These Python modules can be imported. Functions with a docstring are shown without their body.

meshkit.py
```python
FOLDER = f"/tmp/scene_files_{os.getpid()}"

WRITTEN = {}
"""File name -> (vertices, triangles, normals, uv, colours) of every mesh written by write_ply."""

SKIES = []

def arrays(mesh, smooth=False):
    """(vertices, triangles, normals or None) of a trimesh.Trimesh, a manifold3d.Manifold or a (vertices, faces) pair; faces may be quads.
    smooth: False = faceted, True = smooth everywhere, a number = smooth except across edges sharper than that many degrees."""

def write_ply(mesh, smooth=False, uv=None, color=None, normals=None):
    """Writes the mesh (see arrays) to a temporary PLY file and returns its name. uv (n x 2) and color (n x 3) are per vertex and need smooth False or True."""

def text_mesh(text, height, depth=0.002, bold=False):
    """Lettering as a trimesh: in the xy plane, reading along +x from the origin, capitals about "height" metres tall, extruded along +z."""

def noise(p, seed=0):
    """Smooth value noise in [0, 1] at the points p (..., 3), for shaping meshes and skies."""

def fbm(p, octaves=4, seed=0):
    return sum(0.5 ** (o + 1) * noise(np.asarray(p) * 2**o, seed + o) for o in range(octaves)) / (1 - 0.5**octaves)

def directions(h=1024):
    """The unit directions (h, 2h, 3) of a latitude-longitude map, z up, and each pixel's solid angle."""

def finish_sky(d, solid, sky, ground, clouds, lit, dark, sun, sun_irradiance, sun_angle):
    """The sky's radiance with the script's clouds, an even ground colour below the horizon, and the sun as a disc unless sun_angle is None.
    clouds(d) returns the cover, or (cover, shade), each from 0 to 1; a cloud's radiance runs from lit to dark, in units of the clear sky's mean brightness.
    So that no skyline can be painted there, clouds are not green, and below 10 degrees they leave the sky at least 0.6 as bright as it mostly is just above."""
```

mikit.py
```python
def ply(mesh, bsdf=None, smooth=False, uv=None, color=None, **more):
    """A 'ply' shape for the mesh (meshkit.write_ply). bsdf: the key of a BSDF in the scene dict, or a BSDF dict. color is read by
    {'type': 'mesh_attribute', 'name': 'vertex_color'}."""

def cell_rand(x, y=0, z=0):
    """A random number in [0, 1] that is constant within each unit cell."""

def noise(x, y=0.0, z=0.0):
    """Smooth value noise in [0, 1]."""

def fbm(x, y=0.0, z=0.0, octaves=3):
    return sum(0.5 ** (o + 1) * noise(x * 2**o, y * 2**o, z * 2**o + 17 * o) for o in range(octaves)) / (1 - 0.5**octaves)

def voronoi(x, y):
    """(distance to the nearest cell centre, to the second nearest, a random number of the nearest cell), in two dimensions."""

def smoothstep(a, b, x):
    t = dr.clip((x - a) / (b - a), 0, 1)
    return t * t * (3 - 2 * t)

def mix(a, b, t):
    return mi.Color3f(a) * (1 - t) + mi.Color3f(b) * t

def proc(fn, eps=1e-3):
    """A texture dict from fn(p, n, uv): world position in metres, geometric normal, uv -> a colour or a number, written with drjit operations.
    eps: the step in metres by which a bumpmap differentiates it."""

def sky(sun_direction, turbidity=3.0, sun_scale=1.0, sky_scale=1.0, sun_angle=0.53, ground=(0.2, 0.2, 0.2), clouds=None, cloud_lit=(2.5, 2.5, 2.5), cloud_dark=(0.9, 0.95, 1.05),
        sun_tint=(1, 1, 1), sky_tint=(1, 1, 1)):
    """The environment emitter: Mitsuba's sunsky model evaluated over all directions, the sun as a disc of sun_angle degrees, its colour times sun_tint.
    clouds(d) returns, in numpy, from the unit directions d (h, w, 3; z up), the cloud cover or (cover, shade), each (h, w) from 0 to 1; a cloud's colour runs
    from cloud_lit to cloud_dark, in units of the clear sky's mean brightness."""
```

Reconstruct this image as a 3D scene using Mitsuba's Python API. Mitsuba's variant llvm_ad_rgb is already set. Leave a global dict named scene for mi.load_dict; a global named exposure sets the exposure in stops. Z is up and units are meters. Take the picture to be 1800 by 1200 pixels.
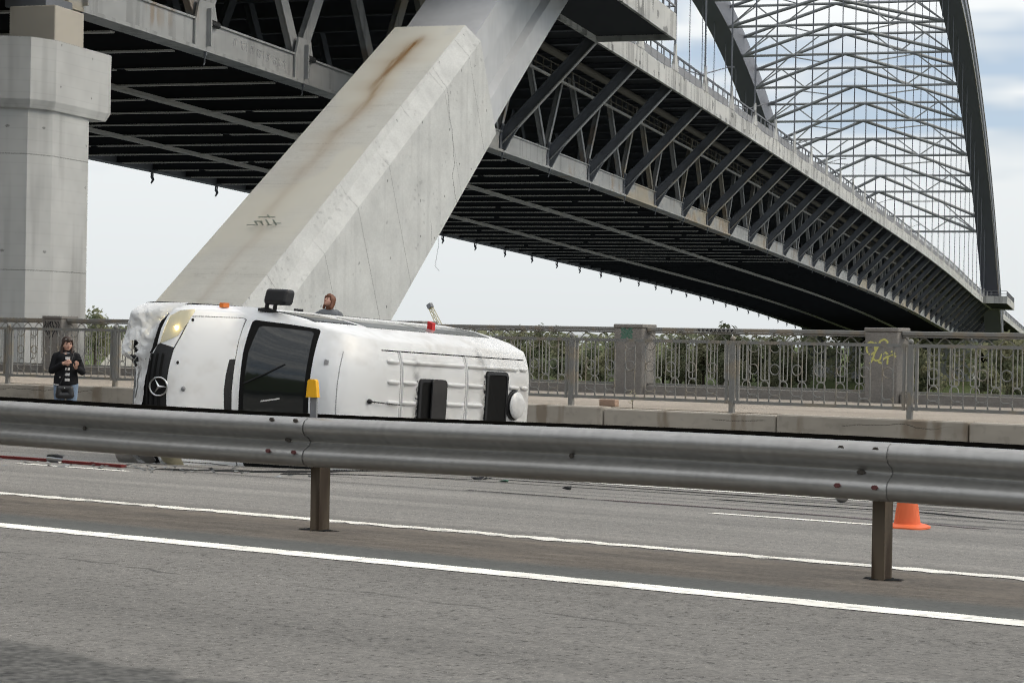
import math, random
import numpy as np, trimesh, manifold3d as m3
import drjit as dr, mitsuba as mi
import mikit, meshkit
from mikit import noise, fbm, voronoi, cell_rand, smoothstep, mix
from scipy.interpolate import PchipInterpolator, CubicSpline

T = mi.ScalarTransform4f
scene, labels = {}, {}
rng = np.random.default_rng(7)
A = np.array

# ------------------------------------------------------------------ camera, sky, exposure
# world: x along the road (to the right), y across it away from the camera, z up; the camera sits 1.27 m above the median
EYE = A([0, 0, 1.27])
FWD0, RIGHT0 = A([-.5547, .83205, 0]), A([.83205, .5547, 0])
_p, _r = -math.atan(13 / 3600), math.atan(.018)
FWD = FWD0 * math.cos(_p) + A([0, 0, math.sin(_p)])
UP0 = np.cross(RIGHT0, FWD)
UP = -RIGHT0 * math.sin(_r) + UP0 * math.cos(_r)
scene['camera'] = {'type': 'perspective', 'fov': 2 * math.degrees(math.atan(.25)), 'fov_axis': 'x', 'near_clip': .1, 'far_clip': 9000.0,
                   'to_world': T().look_at(origin=EYE.tolist(), target=(EYE + FWD).tolist(), up=UP.tolist())}


def clouds(d):
    """An overcast sky: a bright veil low down, broken grey-blue banks of cloud higher up."""
    x, y, z = d[..., 0], d[..., 1], np.maximum(d[..., 2], 0)
    q = 1 / (z + .16)
    p = np.stack([(x * RIGHT0[0] + y * RIGHT0[1]) * q * 1.1, (x * FWD0[0] + y * FWD0[1]) * q * 1.5, z * 5.0], -1)
    n = meshkit.fbm(p * A([2.2, 2.2, 9.0]) + 20.9, 5, 4)
    m = meshkit.fbm(p * A([7.0, 9.0, 16.0]) + 9.7, 4, 8)
    s = np.clip((n * .72 + m * .28 - .40) * 5, 0, 1)
    low = np.clip((z - (.078 + .03 * (m - .5))) / .022, 0, 1)
    return .98 - .34 * s * low, np.clip(.825 - .87 * z + (.10 * (n - .5) + .30 * s) * low, 0, 1)


scene['sky'] = mikit.sky([.66, .42, .60], turbidity=4, sun_scale=.22, sun_angle=30, sun_tint=(.88, .97, 1.10), ground=(.16, .16, .15), clouds=clouds,
                         cloud_lit=(3.70, 3.68, 3.58), cloud_dark=(1.16, 1.25, 1.29), sky_tint=(.84, .95, 1.06))
exposure = 2.38


# ------------------------------------------------------------------ helpers
def unit(v):
    v = np.asarray(v, float)
    return v / max(np.linalg.norm(v), 1e-12)


class MB:
    """Collects vertices and triangles of one mesh."""

    def __init__(self):
        self.v, self.f, self.n = [], [], 0

    def add(self, v, f):
        v, f = np.asarray(v, float), np.asarray(f, int)
        if f.shape[1] == 4:
            f = np.vstack([f[:, [0, 1, 2]], f[:, [0, 2, 3]]])
        self.v.append(v); self.f.append(f + self.n); self.n += len(v)
        return self

    def tri(self, tm):
        return self.add(tm.vertices, tm.faces)

    def hexa(self, c):
        """8 corners: bottom ring of four, then top ring of four."""
        return self.add(c, [[3, 2, 1, 0], [4, 5, 6, 7], [0, 1, 5, 4], [1, 2, 6, 5], [2, 3, 7, 6], [3, 0, 4, 7]])

    def box(self, lo, hi, ch=0.0):
        x0, y0, z0 = lo; x1, y1, z1 = hi
        if ch > 0:
            c = A([(x0 + x1) / 2, (y0 + y1) / 2, (z0 + z1) / 2]); h = A([x1 - x0, y1 - y0, z1 - z0]) / 2
            ch = min(ch, h.min() * .9)
            pts = [c + A([sx * (h[0] - (ch if a != 0 else 0)), sy * (h[1] - (ch if a != 1 else 0)), sz * (h[2] - (ch if a != 2 else 0))])
                   for sx in (-1, 1) for sy in (-1, 1) for sz in (-1, 1) for a in range(3)]
            return self.hull(pts)
        return self.hexa([[x0, y0, z0], [x1, y0, z0], [x1, y1, z0], [x0, y1, z0], [x0, y0, z1], [x1, y0, z1], [x1, y1, z1], [x0, y1, z1]])

    def hull(self, pts):
        m = m3.Manifold.hull_points(np.asarray(pts, np.float32)).to_mesh()
        return self.add(m.vert_properties[:, :3], m.tri_verts)

    def beam(self, p, q, w, h, up=(0, 0, 1), off=(0, 0)):
        p, q = np.asarray(p, float), np.asarray(q, float)
        d = unit(q - p); s = unit(np.cross(d, up)); u = np.cross(s, d)
        o = s * off[0] + u * off[1]
        k = [-s * w / 2 - u * h / 2, s * w / 2 - u * h / 2, s * w / 2 + u * h / 2, -s * w / 2 + u * h / 2]
        return self.hexa([p + o + a for a in k] + [q + o + a for a in k])

    def tube(self, pts, r, n=8, cap=True):
        pts = np.asarray(pts, float); r = np.broadcast_to(r, len(pts))
        t = np.gradient(pts, axis=0)
        a = unit(np.cross(t[0], [.3, .2, .93] if abs(unit(t[0])[2]) < .8 else [1, .1, 0]))
        rings = []
        for p, d, k in zip(pts, t, r):
            d = unit(d); a = unit(a - d * (a @ d)); b = np.cross(d, a)
            g = np.arange(n) * 2 * math.pi / n
            rings.append(p + k * (np.cos(g)[:, None] * a + np.sin(g)[:, None] * b))
        return self.loft(rings, cap)

    def loft(self, rings, cap=True, closed=True):
        R = np.asarray(rings, float); m, n = R.shape[:2]
        i = np.arange(n if closed else n - 1); f = []
        for k in range(m - 1):
            f.append(np.stack([k * n + i, k * n + (i + 1) % n, (k + 1) * n + (i + 1) % n, (k + 1) * n + i], 1))
        f = np.vstack(f)
        f = np.vstack([f[:, [0, 1, 2]], f[:, [0, 2, 3]]])
        v = R.reshape(-1, 3)
        if cap:
            v = np.vstack([v, R[0].mean(0), R[-1].mean(0)])
            f = np.vstack([f, np.stack([i * 0 + m * n, (i + 1) % n, i], 1), np.stack([i * 0 + m * n + 1, (m - 1) * n + i, (m - 1) * n + (i + 1) % n], 1)])
        return self.add(v, f)

    def prism(self, poly, lo, hi, axes=(0, 1, 2)):
        """A polygon in the plane of axes[0], axes[1], extruded along axes[2]."""
        poly = np.asarray(poly, float)

        from shapely.geometry import Polygon
        g = trimesh.creation.extrude_polygon(Polygon(poly), hi - lo, engine='earcut')
        v = np.zeros((len(g.vertices), 3))
        v[:, axes[0]], v[:, axes[1]], v[:, axes[2]] = g.vertices[:, 0], g.vertices[:, 1], g.vertices[:, 2] + lo
        return self.add(v, g.faces)

    def sphere(self, c, r, sub=2):
        s = trimesh.creation.icosphere(sub)
        return self.add(s.vertices * A(r) + A(c), s.faces)

    def get(self):
        return np.vstack(self.v), np.vstack(self.f)


def numbered(key):
    if key not in scene and key not in labels and key not in _used:
        _used.add(key); return key
    k = 1
    while f'{key}_{k:03d}' in scene or f'{key}_{k:03d}' in _used:
        k += 1
    _used.add(f'{key}_{k:03d}')
    return f'{key}_{k:03d}'


_used = set()


def put(name, mb, bsdf, parent=None, M=None, smooth=False, ply=None, **lab):
    """One entry of the scene: the mesh of mb in the frame M (4 x 4); returns (key, ply dict)."""
    key = numbered((parent + '__' if parent else '') + name)
    d = dict(ply) if ply is not None else mikit.ply(mb.get() if isinstance(mb, MB) else mb, bsdf, smooth=smooth)
    if M is not None:
        d['to_world'] = T(np.asarray(M, float))
    scene[key] = d
    if lab:
        labels[key] = {k: v for k, v in lab.items()}
    return key, d


def thing(name, label, cat, group=None):
    key = numbered(name)
    labels[key] = {'label': label, 'category': cat}
    if group:
        labels[key]['group'] = group
    return key


def shift(M, x, y, z):
    m = np.eye(4); m[:3, 3] = (x, y, z)
    return np.asarray(M, float) @ m


# frame of the bridge: s along it (away over the river), t across it (to the far side), z up
TH = math.atan(1100 / 3600)
BD = FWD0 * math.cos(TH) + RIGHT0 * math.sin(TH)
BT = -(RIGHT0 * math.cos(TH) - FWD0 * math.sin(TH))
BM = np.eye(4); BM[:3, 0], BM[:3, 1] = BD, BT
BDx, BDy, BTx, BTy = float(BD[0]), float(BD[1]), float(BT[0]), float(BT[1])


# ------------------------------------------------------------------ materials
def bs(color, rough=.6, spec=.4, metallic=0.0, **more):
    c = color if isinstance(color, dict) else {'type': 'rgb', 'value': list(map(float, color))}
    return {'type': 'twosided', 'bsdf': {'type': 'principled', 'base_color': c, 'roughness': rough, 'specular': spec, 'metallic': metallic, **more}}


def f_asphalt(p, n, uv):
    x, y = p.x, p.y
    near = smoothstep(40, 12, y)
    g = noise(x * 85, y * 85) * .55 + noise(x * 38 + 7, y * 38) * .45
    g2 = noise(x * 150 + 3, y * 150)
    big = fbm(x * .35, y * .9 + 4, 0, 4)
    streak = fbm(x * .22 + 3, y * 6.5, 0, 3)
    v = .122 + (g - .5) * .098 * near + (big - .5) * .05 + (streak - .5) * .032
    v = v + smoothstep(.84, .95, g2) * .10 * near - smoothstep(.30, .14, g) * .035
    c = mi.Color3f(v * 1.055, v, v * .925)
    # the older patch nearest to the camera, with coarse aggregate
    edge = y + (noise(x * 2.2, 1.0) - .5) * .22 + (noise(x * 9, 5.0) - .5) * .10
    patch = smoothstep(5.72, 5.60, edge) * smoothstep(-4.3, -4.9, x + (noise(y * 4, x * 3) - .5) * .8)
    co = noise(x * 48 + 9, y * 48) * .6 + noise(x * 24, y * 24 + 5) * .4
    c = mix(c, mi.Color3f(.066, .064, .060) * (.35 + 1.45 * co), patch)
    # the seam between two paving lanes, broken up
    sy = 7.93 + (noise(x * 1.1, 2.0) - .5) * .16 + (noise(x * 7, 4.0) - .5) * .06
    seam = smoothstep(.035, .0, dr.abs(y - sy)) * smoothstep(.42, .62, noise(x * 5, y * 9)) * smoothstep(.3, .5, noise(x * .6, 8.0))
    c = c * (1 - .5 * seam)
    # the median between the two edge lines: a dark sealed strip, then dust and grit around the posts
    w = (noise(x * .8, 3.3) - .5) * .10
    seal = smoothstep(9.08, 9.13, y) * smoothstep(9.72, 9.45, y + w)
    c = mix(c, mi.Color3f(.082, .084, .080) * (.85 + .3 * g), seal * .9)
    dirt = smoothstep(9.45, 9.7, y + w) * smoothstep(10.78, 10.5, y + w)
    grit = fbm(x * 3, y * 16, 0, 3)
    c = mix(c, mi.Color3f(.150, .126, .102) * (.55 + .62 * grit) * (.75 + .5 * g), dirt * .85)
    # wheel tracks, damp streaks and rubber marks on the far carriageway
    far = smoothstep(10.8, 11.3, y)
    band = fbm(x * .05 + 2, y * 2.3, 0, 3)
    c = c * (1 + far * ((band - .5) * .55))
    c = c * (1 + .14 * far)
    wet = smoothstep(.55, .66, fbm(x * .11 + 1.7, y * 3.4 + 2.0, 0, 3)) * far * smoothstep(15.2, 16.4, y)
    c = c * (1 - .52 * wet)
    dust = smoothstep(21.5, 23.5, y + w * 4)
    return mix(c, mi.Color3f(.16, .145, .125), dust * .55)


def f_paint(p, n, uv):
    w = noise(p.x * 26, p.y * 60) * .5 + noise(p.x * 9 + 4, p.y * 22) * .5
    worn = smoothstep(.60, .78, w) * .5 + smoothstep(.55, .8, noise(p.x * 2.2, p.y * 3)) * .15
    return mix(mi.Color3f(.78, .76, .70), mi.Color3f(.22, .21, .195), worn)


def bst(p):
    return p.x * BDx + p.y * BDy, p.x * BTx + p.y * BTy


def f_leg(p, n, uv):
    s, t = bst(p)
    q = s * .857 + p.z * .515            # along the leg
    m = fbm(s * .9, t * .9, p.z * .9, 4)
    f = fbm(s * 7, t * 7, p.z * 7, 3)
    c = mi.Color3f(.462, .463, .450) * (.80 + .30 * m + .12 * f)
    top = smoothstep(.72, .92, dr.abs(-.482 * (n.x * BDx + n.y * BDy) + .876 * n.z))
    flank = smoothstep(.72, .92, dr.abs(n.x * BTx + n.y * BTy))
    c = c * (1 - .16 * smoothstep(.72, .80, noise(s * 5.0, t * 5.0, p.z * 5.0)) * smoothstep(.5, .7, noise(s * .8, t * .8, p.z * .8)))
    c = c * (.93 + .14 * noise(s * 22, t * 22, p.z * 22))
    # boards of the formwork across the upper face, lifts every few metres
    line = dr.abs(q / .62 - dr.round(q / .62)) * .62
    c = c * (1 - .22 * top * smoothstep(.06, .0, line) * noise(t * 2.0, q * 3))
    lift = dr.abs((q - 1.3) / 4.1 - dr.round((q - 1.3) / 4.1)) * 4.1
    c = c * (1 - .35 * smoothstep(.045, .01, lift + (noise(t * 3, q * 4) - .5) * .03) * smoothstep(.25, .5, noise(t * 1.2, q)))
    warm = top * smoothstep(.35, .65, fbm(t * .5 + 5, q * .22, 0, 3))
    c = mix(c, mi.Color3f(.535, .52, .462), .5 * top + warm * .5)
    # rust washed down the upper face from the steel above
    dt = dr.abs(t - 33.36 + (noise(q * .5, 3.0) - .5) * .5)
    wid = .16 + .20 * smoothstep(95, 86, s) * smoothstep(88, 92, s) + .12 * noise(q * 1.5, 7.0)
    fade = smoothstep(70, 92, s)
    rust = top * dr.exp(-dr.square(dt / wid)) * (.16 + .84 * dr.square(smoothstep(78, 92.5, s))) * smoothstep(93.6, 92.2, s) * (.55 + .6 * noise(t * 8, q * .9))
    halo = top * dr.exp(-dr.square(dt / (wid * 3.2))) * fade * smoothstep(94.2, 92.0, s) * .5
    c = mix(c, mi.Color3f(.36, .27, .165), dr.clip(halo, 0, 1))
    c = mix(c, mi.Color3f(.20, .108, .038), dr.clip(rust, 0, 1))
    # side face: faint runs of water and dark form-tie holes
    side = flank
    run = fbm(s * 2.6, 3.0, p.z * .16, 3)
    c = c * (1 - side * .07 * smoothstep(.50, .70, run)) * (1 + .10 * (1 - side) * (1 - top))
    cx, cz = s / 1.9, p.z / 1.65
    hx, hz = cx - dr.floor(cx) - .3 - .4 * cell_rand(dr.floor(cx), dr.floor(cz), 3), cz - dr.floor(cz) - .3 - .4 * cell_rand(dr.floor(cx), dr.floor(cz), 9)
    hole = smoothstep(.050, .028, dr.sqrt(dr.square(hx * 1.5) + dr.square(hz))) * dr.select(cell_rand(dr.floor(cx), dr.floor(cz), 5) > .45, 1.0, 0.0)
    c = c * (1 - .72 * hole * side)
    # a long crack and two short ones
    c1 = dr.abs(s - (89.6 + (14.4 - p.z) * .30) - (noise(p.z * 1.4, 2.0) - .5) * .5)
    crack = smoothstep(.05, .015, c1) * smoothstep(2.0, 6.0, p.z) * smoothstep(14.0, 13.0, p.z) * side
    c2 = dr.abs(s - (88.1 + (6.2 - p.z) * .35) - (noise(p.z * 2.0, 5.0) - .5) * .4)
    crack = dr.maximum(crack, .7 * smoothstep(.045, .015, c2) * smoothstep(3.2, 3.8, p.z) * smoothstep(6.6, 6.0, p.z) * side)
    c = c * (1 - .62 * crack)
    stain = smoothstep(.5, .75, fbm(s * 1.1, 1.0, p.z * .35 + 3, 3)) * smoothstep(94.0, 97.0, s) * side
    return mix(c, mi.Color3f(.40, .34, .25), stain * .45)


def f_concrete(p, n, uv):
    s, t = bst(p)
    m = fbm(s * .8, t * .8, p.z * .55, 4)
    run = fbm(s * 1.9, t * 1.9, p.z * .12, 3)
    c = mi.Color3f(.45, .45, .44) * (.78 + .36 * m - .16 * smoothstep(.5, .7, run))
    lift = dr.abs((p.z - 7.47) / 4.2 - dr.round((p.z - 7.47) / 4.2)) * 4.2
    c = c * (1 - .45 * smoothstep(.03, .008, lift))
    b = dr.abs(p.z / .42 - dr.round(p.z / .42)) * .42
    c = c * (1 - .06 * smoothstep(.03, .0, b))
    cx, cz = (s + t) / 1.3, p.z / 1.5
    hx, hz = cx - dr.floor(cx) - .3 - .4 * cell_rand(dr.floor(cx), dr.floor(cz), 3), cz - dr.floor(cz) - .3 - .4 * cell_rand(dr.floor(cx), dr.floor(cz), 9)
    hole = smoothstep(.045, .02, dr.sqrt(dr.square(hx) + dr.square(hz))) * dr.select(cell_rand(dr.floor(cx), dr.floor(cz), 5) > .5, 1.0, 0.0)
    return c * (1 - .5 * hole)


def f_steel_light(p, n, uv):
    s, t = bst(p)
    run = fbm(s * 2.4, t * 2.4, p.z * .22, 3)
    m = fbm(s * .5, t * .5, p.z * .9, 3)
    c = mi.Color3f(.34, .345, .345) * (.74 + .34 * m)
    c = c * (1 - .24 * smoothstep(.52, .74, run))
    pan = cell_rand(dr.floor((s - 126) / 11.0), 3.0, 1.0)
    c = mix(c, mi.Color3f(.335, .285, .205), smoothstep(.45, 1.0, pan) * .8 * smoothstep(.25, .6, m))
    rust = smoothstep(.58, .70, fbm(s * .35 + 9, t * .6, p.z * .25, 3)) * smoothstep(.42, .6, noise(s * 3, p.z * .7))
    return mix(c, mi.Color3f(.23, .155, .09), rust * .6)


def f_steel_plain(p, n, uv):
    s, t = bst(p)
    m = fbm(s * .45, t * .45, p.z * .35, 3)
    f = fbm(s * 4, t * 4, p.z * 1.2, 3)
    return mi.Color3f(.40, .405, .415) * (.80 + .26 * m + .10 * f)


def f_fascia(p, n, uv):
    s, t = bst(p)
    run = fbm(s * 2.2, t * 2.0, p.z * .16, 4)
    m = fbm(s * .3, 2.0, p.z * .8, 3)
    c = mi.Color3f(.47, .465, .445) * (.80 + .28 * m)
    c = c * (1 - .34 * smoothstep(.47, .70, run))
    spot = smoothstep(.80, .88, noise(s * 1.6, p.z * 1.4))
    return c * (1 - .55 * spot)


def f_steel_dark(p, n, uv):
    s, t = bst(p)
    m = fbm(s * .7, t * .7, p.z * .7, 3)
    return mi.Color3f(.120, .127, .142) * (.65 + .7 * m)


def f_galv(p, n, uv):
    m = fbm(p.x * 1.3, p.y * 3, p.z * 9, 3)
    sp = noise(p.x * 32, p.y * 32, p.z * 32)
    v = .385 * (.84 + .24 * m) * (.92 + .16 * sp)
    run = fbm(p.x * 17, 1.0, p.z * 1.5, 3)
    v = v * (1 - .05 * smoothstep(.5, .72, run))
    low = smoothstep(.60, .44, p.z)
    return mix(mi.Color3f(v, v * .985, v * .955), mi.Color3f(.17, .155, .135), .18 * smoothstep(.45, .75, m) + .22 * low * noise(p.x * 4, 3.0))


def f_post(p, n, uv):
    m = fbm(p.x * 16, p.y * 16, p.z * 2.2, 3)
    up = smoothstep(.0, .5, p.z)
    c = mix(mi.Color3f(.050, .033, .021), mi.Color3f(.115, .088, .062), smoothstep(.35, .65, m))
    return mix(c, mi.Color3f(.085, .078, .070), up * .3)


def f_granite(p, n, uv):
    g = noise(p.x * 34, p.y * 34, p.z * 34) * .5 + noise(p.x * 75, p.y * 75, p.z * 75) * .5
    m = fbm(p.x * 1.6, p.y * 1.6, p.z * 1.6, 3)
    c = mi.Color3f(.215, .20, .185) * (.72 + .42 * g) * (.72 + .5 * m)
    return c


def f_kerb(p, n, uv):
    m = fbm(p.x * 1.1, p.y * 2, p.z * 2.5, 4)
    run = fbm(p.x * 3.6, 2.0, p.z * .9, 4)
    c = mi.Color3f(.37, .335, .285) * (.68 + .55 * m)
    c = mix(c, mi.Color3f(.16, .115, .075), smoothstep(.56, .74, run) * .62)
    k1 = dr.abs(p.z + .02 - .10 * fbm(p.x * 2.2, 7.0, 0, 3))
    c = c * (1 - .6 * smoothstep(.010, .002, k1) * smoothstep(.52, .60, noise(p.x * .9, 3.0)))
    c = c * (1 - .12 * smoothstep(.60, .80, fbm(p.x * 9, p.z * 12, 0, 3)))
    return c


def f_walk(p, n, uv):
    m = fbm(p.x * .8, p.y * 1.2, 0, 4)
    g = noise(p.x * 26, p.y * 26)
    return mi.Color3f(.235, .205, .172) * (.75 + .38 * m + .14 * g)


def f_fence(p, n, uv):
    m = fbm(p.x * 6, p.y * 6, p.z * 5, 3)
    return mix(mi.Color3f(.20, .196, .185), mi.Color3f(.235, .205, .165), smoothstep(.48, .72, m))


def f_white(p, n, uv):
    m = fbm(p.x * 1.4, p.y * 1.4, p.z * 1.8, 4)
    f = fbm(p.x * 9, p.y * 9, p.z * 9, 3)
    u = p.y - 17.0 - (p.x + 17.2) * .06      # along the van, from its nose
    dirt = smoothstep(.46, .80, m * .7 + f * .3) * .42
    near = dr.exp(-dr.square((u - 3.2) / .45)) + dr.exp(-dr.square((u - 4.8) / .55)) + .5 * smoothstep(5.0, 5.9, u)
    dirt = dirt + near * smoothstep(.35, .75, fbm(p.x * 3, p.y * 3, p.z * 3.5, 3)) * .30 + smoothstep(1.6, 2.6, u) * .28
    soot = dr.exp(-dr.square((u - 3.10) / .07)) * smoothstep(1.02, .86, p.z) + dr.exp(-dr.square((u - 4.70) / .075)) * smoothstep(1.16, .98, p.z)
    soot = dr.clip(soot, 0, 1) * smoothstep(.2, .7, fbm(p.x * 11, p.y * 11, p.z * 11, 3)) * smoothstep(-16.0, -15.2, p.x)
    base = mix(mi.Color3f(.655, .66, .665), mi.Color3f(.40, .38, .35), dr.clip(dirt, 0, 1))
    return mix(base, mi.Color3f(.05, .047, .043), soot * .6)


def f_leaf(p, n, uv):
    m = fbm(p.x * .35, p.y * .35, p.z * .35, 3)
    k = noise(p.x * 2.1, p.y * 2.1, p.z * 2.1)
    return mix(mi.Color3f(.180, .205, .130), mi.Color3f(.350, .340, .220), smoothstep(.3, .7, m)) * (.6 + .8 * k)


def f_ripple(p, n, uv):
    return .05 * fbm(p.x * .9, p.y * 1.8, 0, 3)


P = mikit.proc
scene['mat_asphalt'] = bs(P(f_asphalt), .78, .35)
scene['mat_paint'] = bs(P(f_paint), .65, .3)
scene['mat_leg'] = bs(P(f_leg), .85, .25)
scene['mat_concrete'] = bs(P(f_concrete), .85, .25)
scene['mat_steel_light'] = bs(P(f_steel_light), .6, .35)
scene['mat_steel_plain'] = bs(P(f_steel_plain), .6, .35)
scene['mat_fascia'] = bs(P(f_fascia), .7, .3)
scene['mat_steel_dark'] = bs(P(f_steel_dark), .55, .35)
scene['mat_arch'] = bs((.17, .176, .205), .5, .4)
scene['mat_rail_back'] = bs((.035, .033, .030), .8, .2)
scene['mat_rail_bar'] = bs((.27, .265, .245), .55, .4)
scene['mat_bumper_under'] = bs((.30, .28, .26), .45, .4)
scene['mat_under'] = bs((.030, .032, .036), .7, .25)  # near-black: the deep shade under the decks is put into the colour
scene['mat_galv'] = bs(P(f_galv), .44, .5, .74)
scene['mat_post'] = bs(P(f_post), .75, .3)
scene['mat_granite'] = bs(P(f_granite), .75, .35)
scene['mat_kerb'] = bs(P(f_kerb), .85, .25)
scene['mat_walk'] = bs(P(f_walk), .88, .2)
scene['mat_fence'] = bs(P(f_fence), .55, .4)
scene['mat_white'] = bs(P(f_white), .32, .5, clearcoat=.6, clearcoat_gloss=.85)
scene['mat_leaf'] = {'type': 'principledthin', 'base_color': P(f_leaf), 'roughness': .7, 'spec_trans': 0.0, 'diff_trans': 1.1}
scene['mat_bark'] = bs((.075, .06, .045), .9, .2)
scene['mat_water'] = {'type': 'bumpmap', 'arbitrary': P(f_ripple, .05), 'scale': 1.0, 'bsdf': bs((.045, .055, .052), .12, .6)}
scene['mat_grass'] = bs((.06, .075, .032), .95, .1)
scene['mat_hill'] = bs((.055, .07, .03), .95, .1)
scene['mat_pipe'] = bs((.13, .118, .098), .7, .3)
scene['mat_black'] = bs((.012, .012, .013), .5, .35)
scene['mat_gap'] = bs((.01, .01, .01), .9, .1)
scene['mat_glass_dark'] = bs((.010, .012, .012), .07, .65)
scene['mat_glass_band'] = bs((.15, .155, .155), .10, .7)
scene['mat_smoke'] = bs((.03, .03, .032), .12, .6)
scene['mat_rubber'] = bs((.018, .018, .018), .8, .25)
scene['mat_chrome'] = bs((.62, .62, .63), .18, .5, 1.0)
scene['mat_lamp_bowl'] = bs((.42, .38, .26), .35, .6, .5)
scene['mat_amber'] = bs((.62, .16, .03), .25, .5)
scene['mat_red'] = bs((.55, .03, .03), .3, .5)
scene['mat_hose'] = bs((.15, .030, .028), .85, .15)
scene['mat_fluid'] = bs((.050, .022, .020), .35, .5)
scene['mat_wet_shade'] = bs((.018, .018, .018), .8, .08)  # for damp streaks and the contact shade painted under the van
scene['mat_orange'] = bs((.70, .14, .05), .55, .35)
scene['mat_yellow'] = bs((.82, .42, .015), .5, .4)
scene['mat_grey'] = bs((.21, .21, .22), .6, .3)
scene['mat_bolt'] = bs((.075, .065, .058), .6, .4, .4)
scene['mat_boltrust'] = bs((.12, .045, .045), .8, .3)
scene['mat_skin'] = bs((.56, .33, .25), .55, .35)
scene['mat_hair_dark'] = bs((.042, .024, .018), .5, .4)
scene['mat_hair_auburn'] = bs((.14, .055, .028), .5, .4)
scene['mat_cloth_black'] = bs((.012, .012, .014), .85, .2)
scene['mat_leather'] = bs((.020, .020, .022), .4, .5)
scene['mat_denim'] = bs((.19, .25, .34), .9, .15)
scene['mat_knit'] = bs((.145, .152, .165), .9, .15)
scene['mat_cloth_white'] = bs((.62, .60, .58), .8, .2)
scene['mat_lip'] = bs((.30, .09, .075), .5, .3)
scene['mat_tag_yellow'] = bs((.52, .50, .17), .8, .2)
scene['mat_tag_black'] = bs((.022, .022, .024), .8, .2)
scene['mat_tag_faint'] = bs((.25, .29, .26), .85, .2)
scene['mat_tag_green'] = bs((.09, .17, .13), .8, .2)
scene['mat_crane'] = bs((.50, .43, .22), .6, .3)
scene['mat_brick'] = bs((.37, .26, .20), .9, .2)

# ------------------------------------------------------------------ the setting: roads, sidewalk, river, far bank
def road_z(y):
    return -.045 * (np.clip(y, 10.73, 22.5) - 10.73)


def sheet(xs, ys, zf):
    g = MB()
    X, Y = np.meshgrid(xs, ys)
    Z = zf(Y) + 0 * X
    n, m = X.shape
    i = (np.arange(n - 1)[:, None] * m + np.arange(m - 1)).ravel()
    return g.add(np.stack([X, Y, Z], -1).reshape(-1, 3), np.stack([i, i + 1, i + m + 1, i + m], 1))


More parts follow.
